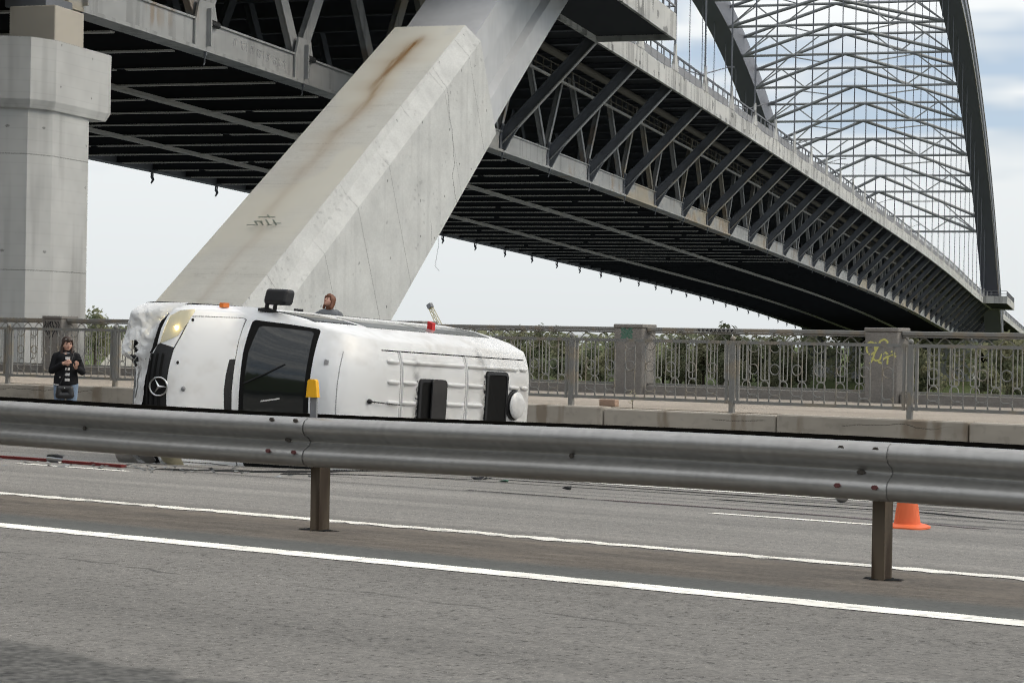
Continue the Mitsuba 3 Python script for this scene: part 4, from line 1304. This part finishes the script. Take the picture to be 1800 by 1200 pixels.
# windscreen
brd = mir([(4.28, 0), (4.28, .5), (4.36, .93), (4.42, .955), (5.9, .955), (5.97, .93), (5.98, .5), (5.98, 0)])
wk, _ = vpatch(brd, .004, 'mat_gap', 'windscreen', van, 3)
gl_ = mir([(4.42, 0), (4.43, .5), (4.52, .86), (4.58, .885), (5.72, .90), (5.80, .88), (5.84, .5), (5.84, 0)])
vpatch(gl_, .009, 'mat_glass_dark', 'glass', wk, 4)
for fa, fb, ka, kb in ((.40, .10, 5.2, 4.42), (-.30, -.62, 5.0, 4.42)):
    g = MB().tube([vtop(kb, fb, .03), vtop((ka + kb) / 2, (fa + fb) / 2, .035), vtop(ka, fa, .025)], [.011, .008, .008], 6)
    vput('wiper', g, 'mat_black', wk)
g = MB(); p, q = vtop(4.75, -.125, .013), vtop(5.15, -.075, .013); w_ = A([0, .008, 0])
g.add([p - w_, p + w_, q + w_, q - w_], [[0, 1, 2, 3]]); vput('paper_slip', g, 'mat_cloth_white', wk)
# headlights: bowl, lit bulb and clear lens
scene['mat_lens'] = {'type': 'thindielectric', 'int_ior': 1.25}
hl = [(2.5, .995), (2.55, .975), (2.45, .86), (2.3, .735), (2.2, .655), (1.66, .555), (1.66, .73), (1.67, .92), (1.9, .985)]
for sg in (1, -1):
    poly = [(k, f * sg) for k, f in hl]
    lk, _ = vpatch(poly, .006, 'mat_lamp_bowl', 'headlight', van, 3)
    vpatch([(k, f) for k, f in poly], .045, 'mat_lens', 'lens', lk, 3, .002)
    if sg == 1:
        g = MB()
        for k, f in ((2.06, .755),):
            g.sphere(vtop(k, f, .022), .019, 2)
        kk_, d_ = vput('bulb', g, 'mat_yellow', lk, True)
        scene[kk_]['emitter'] = {'type': 'area', 'radiance': {'type': 'rgb', 'value': [9.0, 7.2, 2.8]}}
    else:
        vput('bulb', MB().sphere(vtop(2.0, -.75, .02), .022, 2), 'mat_amber', lk, True)
    tr = [(1.60, .53), (1.66, .55), (1.66, .73), (1.67, .92), (1.60, .93), (1.56, .74)]
    vpatch([(k, f * sg) for k, f in tr], .02, 'mat_white', 'trim', lk, 2)
vpatch(mir([(.15, 0), (.15, .93), (1.34, .97), (1.58, .95), (1.60, .55), (1.40, .40), (1.36, 0)]), .012, 'mat_gap', 'front_cavity', van, 3)
# torn front bumper, hanging forward and away from the body
ROWS = [[[.232, .95, .58], [.597, .984, .9]], [[.147, .884, .53], [.508, .918, .86]], [[.12, .81, .5], [.413, .838, .81]], [[.114, .716, .47], [.359, .741, .77]], [[.118, .623, .44], [.333, .646, .74]],
        [[.111, .53, .42], [.315, .553, .72]], [[.102, .437, .41], [.298, .459, .7]], [[.101, .345, .41], [.269, .365, .69]], [[.236, .258, .42], [.24, .272, .68]], [[.262, .168, .44], [.23, .179, .67]],
        [[.279, -.029, .45], [.213, -.019, .65]], [[.309, -.24, .45], [.198, -.231, .63]], [[.324, -.459, .43], [.222, -.448, .61]], [[.203, -.661, .38], [.315, -.646, .59]], [[.104, -.796, .34], [.44, -.779, .58]],
        [[.236, -.91, .32], [.631, -.892, .6]], [[.424, -1.004, .32], [.86, -.985, .64]]]
R0 = A(ROWS); R0[2:8, 0, 0] -= .075; R0[1, 0, 0] -= .04; R0[1:13, 1, 0] -= .012; R0[1:13, 1, 2] -= .012; nr = 161; nc = 37
ri = np.linspace(0, len(R0) - 1, nr)
L_ = np.stack([PchipInterpolator(range(len(R0)), R0[:, 0, i])(ri) for i in range(3)], 1)
R_ = np.stack([PchipInterpolator(range(len(R0)), R0[:, 1, i])(ri) for i in range(3)], 1)
gb = np.random.default_rng(21)
ragged = np.where((ri > 6.0) & (ri < 8.3), gb.normal(0, .35, nr).cumsum() * .05, 0)
cc_ = np.linspace(0, 1, nc)
X = L_[:, None] * (1 - cc_[None, :, None]) + R_[:, None] * cc_[None, :, None]
bulge = np.sin(math.pi * cc_)[None, :] * np.interp(ri, [0, 2, 8, 16], [.05, .11, .07, .06])[:, None]
X[..., 0] -= bulge * .75; X[..., 2] -= bulge * .1
cr_ = meshkit.fbm(X * 5.5 + 4, 4, 5) - .5
cr2 = np.abs(meshkit.noise(X * A([9, 6, 9]), 9) - .5) * 1.6 + np.abs(meshkit.noise(X * A([19, 12, 19]) + 5, 4) - .5) * .8
amp = np.interp(ri, [0, 1.5, 3, 9, 16], [.010, .032, .058, .055, .04])[:, None]
X[..., 0] += cr_ * amp * 1.6 + cr2 * amp * .7; X[..., 2] += (meshkit.fbm(X * 4.5 + 11, 3, 6) - .5) * amp * 1.2
idx = lambda i, j: i * nc + j
fa = []
for i in range(nr - 1):
    for j in range(nc - 1):
        r, c = ri[i], cc_[j]
        hole = (5.3 < r < 7.9 and .33 + .05 * math.sin(r * 9) < c < .55 + .04 * math.sin(r * 7))
        rag = 6.2 + 1.1 * abs(math.sin(j * 1.9)) + .6 * abs(math.sin(j * 5.3))
        low_ = (r > rag and r < 8.0 and c < .5)
        slit = (8.6 < r < 10.6 and .42 < c < .62) or (r > 13.6 and .50 < c < .66)
        if not (hole or low_ or slit):
            fa.append([idx(i, j), idx(i, j + 1), idx(i + 1, j + 1), idx(i + 1, j)])
fa = A(fa)
Nn = trimesh.Trimesh(X.reshape(-1, 3), np.vstack([fa[:, [0, 1, 2]], fa[:, [0, 2, 3]]]), process=False).vertex_normals
Vo, Vi = X.reshape(-1, 3), X.reshape(-1, 3) + Nn * .006


def shell(fa):
    e = np.vstack([fa[:, [0, 1]], fa[:, [1, 2]], fa[:, [2, 3]], fa[:, [3, 0]]]); es = np.sort(e, 1)
    _, ix, ct = np.unique(es, axis=0, return_index=True, return_counts=True)
    bd = e[ix[ct == 1]]; n0 = len(Vo)
    return MB().add(np.vstack([Vo, Vi]), np.vstack([fa, fa[:, ::-1] + n0, np.c_[bd[:, 1], bd[:, 0], bd[:, 0] + n0, bd[:, 1] + n0]]))


lowb = ri[fa[:, 0] // nc] > 12.8
bk_, _ = vput('bumper', shell(fa[~lowb]), 'mat_white', smooth=60, label='white front bumper torn loose and crumpled')
vput('lower_shell', shell(fa[lowb]), 'mat_bumper_under', bk_, 60, label='scraped grey lower end of the bumper resting on the road')
# broken black grille carrier behind the tear, and an inner dark cavity
g = MB()
for q in range(14):
    p = A([.22 + gb.normal(0, .03), gb.uniform(.25, .50), .50 + gb.normal(0, .05)])
    g.hull(p + gb.normal(0, 1, (7, 3)) * A([.02, .045, .03]))
vput('broken_carrier', g, 'mat_black')


def roof(u, v, off=0.0):
    k = float(np.interp(u, [float(_vc[0](q)) for q in np.linspace(6.5, 15, 60)], np.linspace(6.5, 15, 60)))
    for _ in range(3):
        ve = float(_ve[1](k)); f = v / ve
        k += (u - vtop(k, f)[0]) / max(float(_vc[0](k, 1)), .15)
        k = min(max(k, 6.5), 15)
    return vtop(k, v / float(_ve[1](k))) + A([0, 0, off])


# roof: pressed ribs, seams, crease
for v in (.445, .20, -.045, -.29, -.53):
    for u0, u1 in ((2.45, 2.68), (2.75, 4.17), (4.25, 5.55), (5.62, 5.80)):
        if abs(v) < .4:
            segs = [(u0, min(u1, 3.05)), (max(u0, 3.75), min(u1, 4.62)), (max(u0, 5.32), u1)]
        else:
            segs = [(u0, u1)]
        for a_, b_ in segs:
            if b_ - a_ < .13 or (v in (-.045,) and a_ > 5.2):
                continue
            g = MB(); pts = [roof(u, v, .009) for u in np.r_[a_, a_ + .022, np.linspace(a_ + .05, b_ - .05, max(2, int((b_ - a_) / .15) + 1)), b_ - .022, b_]]
            rr = np.full(len(pts), .030); rr[0] = rr[-1] = .012; rr[1] = rr[-2] = .027
            g.tube(pts, rr, 8)
            vput('roof_rib', g, 'mat_white', smooth=60)
for sg in (1, -1):
    g = MB().tube([roof(u, .575 * sg, .001) for u in np.linspace(2.38, 5.8, 24)], .0075, 5)
    vput('roof_crease', g, 'mat_gap')
for u in (2.715, 4.205):
    g = MB().tube([roof(u, v, -.001) for v in np.linspace(-.57, .57, 16)], .005, 5)
    vput('roof_seam', g, 'mat_grey')
    g = MB().tube([roof(u + .045, v, .003) for v in np.linspace(-.57, .57, 16)], .014, 6)
    vput('roof_seam', g, 'mat_white', smooth=60)
g = MB().tube([vtop(6.72, f, .0) for f in np.linspace(-.7, .7, 21)], .0045, 5)
vput('roof_seam', g, 'mat_grey')
g = MB().hull([vtop(6.30, f, o) for f in (.46, .54) for o in (.0, .016)] + [vtop(6.42, f, .012) for f in (.47, .53)])
vput('roof_badge', g, 'mat_grey')


def rrect(u0, u1, v0, v1, r, n=6):
    out = []
    for cu, cv, a0 in ((u1 - r, v1 - r, 0), (u0 + r, v1 - r, 1), (u0 + r, v0 + r, 2), (u1 - r, v0 + r, 3)):
        for a in np.linspace(a0, a0 + 1, n) * math.pi / 2:
            out.append((cu + r * math.cos(a), cv + r * math.sin(a)))
    return A(out)


def hatch(u0, u1, v0, v1, lab, lid):
    hk, _ = vput('roof_hatch', MB().loft([[roof(u, v, o) for u, v in rrect(u0, u1, v0, v1, .05)] for o in (-.01, .022)]), 'mat_gap', label=lab)
    p = rrect(u0 - .025, u1 + .025, v0 - .025, v1 + .025, .07); q = rrect(u0 + .02, u1 - .02, v0 + .02, v1 - .02, .04)
    vput('frame', MB().loft([[roof(u, v, .0) for u, v in p], [roof(u, v, .030) for u, v in p], [roof(u, v, .030) for u, v in q], [roof(u, v, .005) for u, v in q]], cap=False), 'mat_black', hk, 30)
    if lid:
        pts = rrect(u0 + .20, u1 + .02, v0 - .02, v1 + .02, .06)
        vput('lid', MB().loft([[roof(u, v, .030 + .035 * (u1 - u) / (u1 - u0) + o) for u, v in pts] for o in (0, .018)]), 'mat_smoke', hk, 30, label='tilted smoked lid of the front roof hatch')
    # scorched sealant smeared round the frame
    g = MB()
    for _ in range(16):
        s_ = gb.integers(0, 2); a_ = gb.uniform(0, 1)
        u = u0 - .035 - abs(gb.normal(0, .02)) if s_ in (0, 1) else u0 + (u1 - u0) * a_
        v = v0 + (v1 - v0) * a_ if s_ in (0, 1) else (v1 + .03 + abs(gb.normal(0, .015)))
        c = roof(u, v, .004); r_ = gb.uniform(.005, .014)
        g.hull(c + gb.normal(0, 1, (6, 3)) * A([r_ * .8, r_ * 1.6, .002]))
    vput('sealant', g, 'mat_black', hk)


hatch(3.13, 3.68, -.24, .235, 'black front roof hatch', True)
hatch(4.73, 5.24, -.40, .375, 'open black rear roof hatch', False)
c = roof(5.45, -.03)
an = np.linspace(0, 2 * math.pi, 29)[:-1]
g = MB().loft([[c + A([r * math.cos(q), r * math.sin(q), h]) for q in an] for r, h in ((.12, 0), (.12, .04), (.170, .045), (.180, .06), (.16, .085), (.10, .10))])
vk, _ = vput('roof_vent', g, 'mat_white', smooth=45, label='round white ventilator at the rear of the roof')
vput('base', MB().loft([[c + A([.0 + r * math.cos(q), r * math.sin(q), h]) for q in an] for r, h in ((.20, 0), (.20, .025), (.17, .035))]), 'mat_black', vk, 45)
vput('valve', MB().hull([c + A([.135 + a_ * .05, .08 * b_ - .02, h]) for a_ in (0, 1) for b_ in (-.5, .5) for h in (.03, .09)]), 'mat_white', vk)
p = roof(2.09, -.04)
g = MB().sphere(p + A([0, 0, .02]), (.035, .03, .03), 2)
ak, _ = vput('antenna', g, 'mat_black', smooth=True)
vput('rod', MB().tube([p + A([0, 0, .03]), p + A([.35, -.02, .075]), p + A([.64, -.035, .10])], [.009, .006, .004], 6), 'mat_black', ak)


def side(u, w, off=0.0, sg=1):
    tap = np.interp(u, [.2, .45, .9, 1.3], [.86, .93, .985, 1.0]) * np.interp(u, [5.7, 5.97], [1, .985])
    return A([u, sg * (np.interp(w, _sw, _sv) * tap + off), w])


def side_panel(name, u0, u1, w0, w1, off, mat, parent=van, sg=1, slant=0.0):
    U, W = np.linspace(0, 1, 9), np.linspace(0, 1, 9)
    o = [[side(u0 + (u1 - u0) * a + slant * (1 - b), w0 + (w1 - w0) * b, off, sg) for a in U] for b in W]
    i = [[side(u0 + (u1 - u0) * a + slant * (1 - b), w0 + (w1 - w0) * b, -.03, sg) for a in U] for b in W]
    o, i = A(o), A(i)
    ringo = np.vstack([o[0], o[1:, -1], o[-1, :-1][::-1], o[1:-1, 0][::-1]]); ringi = np.vstack([i[0], i[1:, -1], i[-1, :-1][::-1], i[1:-1, 0][::-1]])
    g = MB().loft([ringi, ringo], cap=False)
    n = 9; q = (np.arange(n - 1)[:, None] * n + np.arange(n - 1)).ravel()
    g.add(o.reshape(-1, 3), np.stack([q, q + 1, q + n + 1, q + n], 1))
    return vput(name, g, mat, parent, 30)


for sg in (1, -1):
    dk, _ = side_panel('door', 1.52, 2.62, .42, 1.30, .006, 'mat_white', sg=sg)
    side_panel('window', 1.78, 2.54, 1.47, 1.86, .008, 'mat_glass_band', dk, sg, -.14)
    side_panel('window_frame', 1.70, 2.60, 1.40, 1.92, .004, 'mat_black', dk, sg, -.16)
    vput('handle', MB().hull([side(2.42 + a_ * .07, 1.14 + b_ * .02, o, sg) for a_ in (-1, 1) for b_ in (-1, 1) for o in (.0, .035)]), 'mat_black', dk)
    for u0, u1 in ((2.72, 4.05), (4.12, 5.62)):
        side_panel('side_window', u0, u1, 1.50, 1.98, .006, 'mat_glass_band', sg=sg)
    side_panel('rub_strip', .9, 5.8, .70, .80, .014, 'mat_black', sg=sg)
    # door mirror
    b = side(1.40, 1.40, .0, sg); y_ = lambda v: v * sg
    g = MB()
    g.hull([side(1.34, 1.34, .012, sg), side(1.52, 1.36, .012, sg), side(1.50, 1.52, .012, sg), side(1.34, 1.34, -.02, sg), side(1.50, 1.52, -.02, sg), A([1.42, y_(1.0), 1.42])])
    for w_ in (1.40, 1.52):
        g.tube([A([1.42, y_(.95), w_]), A([1.41, y_(1.05), w_ + .02]), A([1.42, y_(1.10), w_ + .03])], [.028, .024, .03], 8)
    mk_, _ = vput('door_mirror', g, 'mat_black', smooth=40)
    g = MB()
    pts = []
    for u in (1.425, 1.515):
        for v in (1.075, 1.175):
            for w_ in (1.42, 1.66):
                pts.extend(A([u + (.02 if v > 1.1 else -.01), y_(v), w_]) + .045 * trimesh.creation.icosphere(2).vertices)
    vput('housing', g.hull(pts), 'mat_black', mk_, 40)
    vput('glass', MB().box((1.566, min(y_(1.06), y_(1.18)), 1.37), (1.572, max(y_(1.06), y_(1.18)), 1.67)), 'mat_chrome', mk_)
    vput('side_repeater', MB().hull([side(1.15 + a_ * .055, .985 + b_ * .03, o, sg) * A([1, 1, 1]) for a_ in (-1, 1) for b_ in (-1, 1) for o in (-.02, .035)]), 'mat_amber')
    vput('marker_lamp', MB().hull([side(4.44 + a_ * .035, 1.80 + b_ * .04, o, sg) for a_ in (-1, 1) for b_ in (-1, 1) for o in (-.03, .10)]), 'mat_red')
    for u in (1.02, 4.68):
        wk2, _ = vput('wheel', MB().loft([[A([u + r * math.cos(q), sg * v, .335 + r * math.sin(q)]) for q in np.linspace(0, 2 * math.pi, 33)[:-1]] for v, r in ((.74, .27), (.745, .33), (.78, .345), (.93, .345), (.97, .33), (.985, .26))]), 'mat_rubber', smooth=40)
        vput('rim', MB().loft([[A([u + r * math.cos(q), sg * v, .335 + r * math.sin(q)]) for q in np.linspace(0, 2 * math.pi, 33)[:-1]] for v, r in ((.90, .215), (.992, .205), (.96, .17), (.95, .07), (.985, .06), (.99, .02))]), 'mat_grey', wk2, 40)
vput('underbody', MB().box((.6, -.72, .20), (5.6, .72, .34), .03).tube([(2.9, .3, .17), (4.6, .35, .16), (5.9, .45, .18)], .045, 10), 'mat_black')

# ------------------------------------------------------------------ people
def skin_mesh(bones, length=.025, it=8):
    """bones: (p, r, q, s): hulls of two spheres, joined into one smooth surface."""
    S = lambda p, r: m3.Manifold.sphere(1.0, 20).scale([r, r, r] if np.isscalar(r) else list(r)).translate(list(map(float, p)))
    m = None
    for p, r, q, s in bones:
        h = m3.Manifold.batch_hull([S(p, r), S(q, s)])
        m = h if m is None else m + h
    m = m.refine_to_length(length).to_mesh()
    t = trimesh.Trimesh(np.array(m.vert_properties[:, :3]), np.array(m.tri_verts), process=True)
    if it:
        trimesh.smoothing.filter_taubin(t, iterations=it)
    return t


def hand_bones(wrist, d, palm, sg, curl=.8):
    """A palm and five bent fingers: d points along the hand, palm is the palm's normal, sg = +1 puts the thumb on the side palm x d."""
    d, palm = unit(d), unit(palm); sd = unit(np.cross(palm, d)) * sg
    wrist = A(wrist); k = wrist + d * .085
    B = [(wrist, (.024), k + sd * .022, .019), (wrist, .022, k - sd * .026, .017)]
    for o, ln in ((.027, .070), (.009, .080), (-.010, .074), (-.028, .058)):
        p0 = k + sd * o; c = 0; p = p0; dd = d
        for q in range(3):
            c += curl * (.35 + .35 * q)
            dd = unit(d * math.cos(c) + palm * math.sin(c)); n_ = p + dd * ln * (.45, .32, .24)[q]
            B.append((p, .0092 - .0008 * q, n_, .0085 - .0008 * q)); p = n_
    t0_ = wrist + d * .025 + sd * .022; t1_ = t0_ + (sd * .6 + d * .6 + palm * .35) * .05; t2_ = t1_ + (d * .8 + palm * .5 - sd * .1) * .034
    B += [(t0_, .013, t1_, .0105), (t1_, .0105, t2_, .009)]
    return B


def head_frame(yaw, pitch):
    cy, sy, cp, sp = math.cos(yaw), math.sin(yaw), math.cos(pitch), math.sin(pitch)
    fw = A([sy * cp, cy * cp, sp]); rt = A([cy, -sy, 0]); up_ = np.cross(rt, fw)
    return rt, fw, up_


def person_head(parent, M, c, yaw, pitch, hair, longhair):
    rt, fw, up_ = head_frame(yaw, pitch)
    at = lambda x, y, z: A(c) + rt * x + fw * y + up_ * z
    for sg in (-1, 1):
        put('eye', MB().sphere(at(sg * .031, .083, .012), (.012, .012, .008), 1), 'mat_hair_dark', parent, M, True)
        put('eyebrow', MB().tube([at(sg * .048, .080, .030), at(sg * .032, .090, .035), at(sg * .016, .091, .031)], .0045, 5), hair, parent, M)
    put('mouth', MB().tube([at(-.024, .083, -.048), at(0, .094, -.046), at(.024, .083, -.048)], [.004, .0075, .004], 6), 'mat_lip', parent, M, 50)
    S = []
    S.append((at(0, -.022, .035), .094, at(0, -.030, .005), .092))
    S.append((at(0, .020, .072), .066, at(0, -.035, .050), .090))
    for sg in (-1, 1):
        S.append((at(sg * .070, .012, .040), .030, at(sg * .083, -.015, -.045), .028))
        S.append((at(sg * .083, -.015, -.045), .028, at(sg * .088, -.012, -.12 if not longhair else -.20), .026))
        S.append((at(sg * .060, .050, .070), .022, at(sg * .078, .030, .010), .018))
    S.append((at(0, -.060, .0), .080, at(0, -.070, -.12 if not longhair else -.22), .065))
    put('hair', skin_mesh(S, .018, 4), hair, parent, M, True)
    return at


def head_bones(c, yaw, pitch):
    rt, fw, up_ = head_frame(yaw, pitch)
    at = lambda x, y, z: A(c) + rt * x + fw * y + up_ * z
    B = [(at(0, -.01, .035), .085, at(0, .005, -.02), .078), (at(0, .02, -.02), .070, at(0, .045, -.068), .036), (at(-.035, .02, -.02), .045, at(.035, .02, -.02), .045),
         (at(0, .080, .012), .010, at(0, .100, -.018), .0125), (at(0, .07, -.047), .020, at(0, .062, -.085), .018)]
    for sg in (-1, 1):
        B.append((at(sg * .078, -.005, .012), .016, at(sg * .078, -.008, -.018), .012))
    return B


def person_frame(x, y, z, turn=0.0, lean=0.0):
    m = np.eye(4)
    r, f = RIGHT0 * math.cos(turn) - FWD0 * math.sin(turn), -FWD0 * math.cos(turn) - RIGHT0 * math.sin(turn)
    m[:3, 0], m[:3, 1], m[:3, 3] = r, f, (x, y, z)
    return m


# the woman by the kerb, phone in hand (local frame: x to the viewer's right, y towards the viewer)
PM = person_frame(-25.85, 25.0, float(road_z(25.0)), -.12)
pw = thing('person', 'woman in a black jacket and blue jeans holding a phone, standing by the kerb', 'person')
hc_ = A([.015, .03, 1.485])
shR, elR, wrR = A([-.17, -.005, 1.275]), A([-.235, .03, 1.035]), A([-.02, .245, 1.165])
shL, elL, wrL = A([.17, -.005, 1.275]), A([.275, .04, 1.02]), A([.185, .25, 1.095])
B = [((0, 0, .90), .135, (0, .01, 1.10), .125), ((0, .01, 1.10), .125, (0, 0, 1.25), .13), ((-.10, 0, 1.29), .075, (.10, 0, 1.29), .075), ((0, -.005, 1.30), .062, (.008, .01, 1.42), .052),
     (shR, .058, elR, .046), (elR, .044, wrR, .030), (shL, .058, elL, .046), (elL, .044, wrL, .030)]
for sg in (-1, 1):
    B += [((sg * .095, 0, .84), .105, (sg * .105, .01, .46), .068), ((sg * .105, .01, .46), .066, (sg * .11, -.01, .09), .045), ((sg * .11, -.02, .055), .045, (sg * .125, .14, .035), .034)]
B += head_bones(hc_, .38, -.06)
B += hand_bones(wrR, A([.07, .03, .02]), A([.2, -1, .1]), -1, 1.1) + hand_bones(wrL, A([.02, .05, .04]), A([-.5, -.2, .6]), 1, .9)
put('body', skin_mesh(B, .016, 6), 'mat_skin', pw, PM, True)
at = person_head(pw, PM, hc_, .38, -.06, 'mat_hair_dark', True)
put('hair_strand', skin_mesh([(at(-.085, 0, -.05), .030, A([-.085, .075, 1.24]), .022), (at(.085, .01, -.05), .028, A([.10, .085, 1.25]), .020)], .02, 3), 'mat_hair_dark', pw, PM, True)
J = [((0, 0, .81), (.212, .165, .05), (0, .01, .95), (.20, .16, .1)), ((0, 0, .86), (.20, .158, .06), (0, .01, 1.06), (.185, .155, .1)), ((0, .01, 1.06), (.18, .15, .1), (0, .01, 1.22), (.165, .145, .1)),
     ((-.10, 0, 1.285), .085, (.10, 0, 1.285), .085), ((-.045, .0, 1.335), .078, (.045, .0, 1.335), .078), ((-.07, .05, 1.25), .09, (.07, .05, 1.25), .09),
     (shR, .070, elR, .062), (elR, .060, wrR * .86 + elR * .14, .046), (shL, .070, elL, .062), (elL, .060, wrL * .84 + elL * .16, .046)]
put('jacket', skin_mesh(J, .022, 6), 'mat_cloth_black', pw, PM, True)
g = MB(); gs = MB()
for k in range(9):
    z0 = .86 + .046 * k; y0 = .170 + .003 * math.sin(k)
    rr = [[A([.035 + dx, y0 - abs(dx) * .18 + .012, z]) for dx in (-.038, -.02, 0, .02, .042)] + [A([.035 + dx, y0 - abs(dx) * .18 - .02, z]) for dx in (.042, -.038)] for z in (z0, z0 + .046)]
    (g if k % 2 == 0 else gs).loft(rr)
sk, _ = put('shirt', g, 'mat_cloth_white', pw, PM, 40)
put('stripe', gs, 'mat_cloth_black', sk, PM, 40)
put('scarf', skin_mesh([((-.03, .075, 1.325), .022, (.045, .08, 1.33), .020)], .015, 3), 'mat_knit', pw, PM, True)
put('hem_trim', MB().tube([A([-.195, .05, .80]), A([-.16, .115, .795]), A([-.10, .15, .79])], .011, 6), 'mat_cloth_white', pw, PM)
put('pocket_button', MB().sphere(A([-.085, .165, .925]), .012, 1), 'mat_cloth_white', pw, PM, True)
Jn = [((0, -.005, .80), (.205, .15, .08), (0, 0, .90), (.185, .14, .06))]
for sg in (-1, 1):
    Jn += [((sg * .095, 0, .80), .118, (sg * .105, .015, .46), .082), ((sg * .105, .015, .46), .080, (sg * .11, -.01, .07), .066)]
put('jeans', skin_mesh(Jn, .022, 5), 'mat_denim', pw, PM, True)
for sg in (-1, 1):
    put('shoe', skin_mesh([((sg * .11, -.03, .045), .048, (sg * .128, .15, .035), .038)], .02, 3), 'mat_cloth_white', pw, PM, True)
gl2 = MB()
for sg in (-1, 1):
    gl2.hull([at(sg * .034 + a_ * .020, .058 + o, .094 + b_ * .010) for a_ in (-1, 1) for b_ in (-1, 1) for o in (0, .012)])
gk2, _ = put('sunglasses', gl2, 'mat_chrome', pw, PM)
put('frame', MB().tube([at(-.088, -.01, .055), at(-.070, .055, .085), at(0, .076, .090), at(.070, .055, .085), at(.088, -.01, .055)], .006, 5), 'mat_black', gk2, PM)
bk = thing('shoulder_bag', 'black leather shoulder bag hanging at the hip of the woman with the phone', 'bag')
put('body', skin_mesh([((-.09, .175, .735), .055, (.09, .175, .735), .055), ((-.10, .175, .62), .06, (.10, .175, .62), .06), ((-.09, .175, .735), .055, (-.10, .175, .62), .06), ((.09, .175, .735), .055, (.10, .175, .62), .06)], .02, 4), 'mat_leather', bk, PM, True)
put('strap', MB().tube([A([-.11, .18, .75]), A([-.02, .185, .95]), A([.10, .16, 1.20]), A([.14, .06, 1.375]), A([.12, -.06, 1.37]), A([.02, -.17, 1.1]), A([-.13, -.12, .85]), A([-.15, .10, .74])], .010, 6), 'mat_leather', bk, PM, 50)
put('buckle', MB().sphere(A([.0, .235, .745]), .012, 1), 'mat_chrome', bk, PM, True)
ph = wrL + A([.02, .055, .085])
put('phone', MB().box((-.036, -.006, -.075), (.036, .006, .075), .005), 'mat_black', None, PM @ (lambda m: m)(A([[.93, .10, .35, ph[0] + .03], [-.2, .94, .28, ph[1]], [-.30, -.33, .89, ph[2]], [0, 0, 0, 1.0]])), label='black mobile phone in the hand of the woman in the black jacket', category='phone')

# the second woman on the sidewalk behind the van
PM2 = person_frame(-24.05, 29.9, SW, .10) @ np.diag([1.04, 1.04, 1.06, 1])
pw2 = thing('person', 'auburn haired woman in a grey sweater looking up behind the van', 'person')
h2 = A([.0, .015, 1.60])
sR, eR, wR_, sL, eL, wL_ = A([-.185, 0, 1.355]), A([-.26, -.01, 1.10]), A([-.25, .06, .86]), A([.185, 0, 1.355]), A([.26, -.01, 1.10]), A([.25, .06, .86])
B = [((0, 0, .95), .135, (0, .01, 1.17), .12), ((0, .01, 1.17), .12, (0, 0, 1.33), .13), ((-.11, 0, 1.375), .075, (.11, 0, 1.375), .075), ((0, -.005, 1.38), .062, (.0, .0, 1.53), .052),
     (sR, .06, eR, .046), (eR, .044, wR_, .030), (sL, .06, eL, .046), (eL, .044, wL_, .030)]
for sg in (-1, 1):
    B += [((sg * .095, 0, .90), .105, (sg * .105, .01, .49), .068), ((sg * .105, .01, .49), .066, (sg * .11, -.01, .09), .045), ((sg * .11, -.02, .055), .045, (sg * .125, .14, .035), .034)]
B += head_bones(h2, -.62, .48) + hand_bones(wR_, A([0, .02, -.1]), A([1, 0, 0]), 1, .35) + hand_bones(wL_, A([0, .02, -.1]), A([-1, 0, 0]), -1, .35)
put('body', skin_mesh(B, .016, 6), 'mat_skin', pw2, PM2, True)
person_head(pw2, PM2, h2, -.62, .48, 'mat_hair_auburn', False)
J = [((0, 0, .93), (.18, .145, .06), (0, .01, 1.14), (.165, .14, .1)), ((0, .01, 1.14), (.165, .14, .1), (0, 0, 1.31), (.18, .135, .09)), ((-.13, -.005, 1.385), .070, (.13, -.005, 1.385), .070), ((-.05, 0, 1.40), .075, (.05, 0, 1.40), .075), ((-.08, .03, 1.345), .112, (.08, .03, 1.345), .112),
     (sR, .070, eR, .060), (eR, .058, wR_, .046), (sL, .070, eL, .060), (eL, .060, wL_, .046)]
put('sweater', skin_mesh(J, .022, 6), 'mat_knit', pw2, PM2, True)
Jn = [((0, -.005, .87), (.165, .135, .08), (0, 0, .96), (.155, .125, .06))]
for sg in (-1, 1):
    Jn += [((sg * .095, 0, .86), .115, (sg * .105, .015, .49), .080), ((sg * .105, .015, .49), .078, (sg * .11, -.01, .07), .064)]
put('trousers', skin_mesh(Jn, .022, 5), 'mat_cloth_black', pw2, PM2, True)
for sg in (-1, 1):
    put('shoe', skin_mesh([((sg * .11, -.03, .045), .048, (sg * .128, .15, .035), .038)], .02, 3), 'mat_cloth_black', pw2, PM2, True)
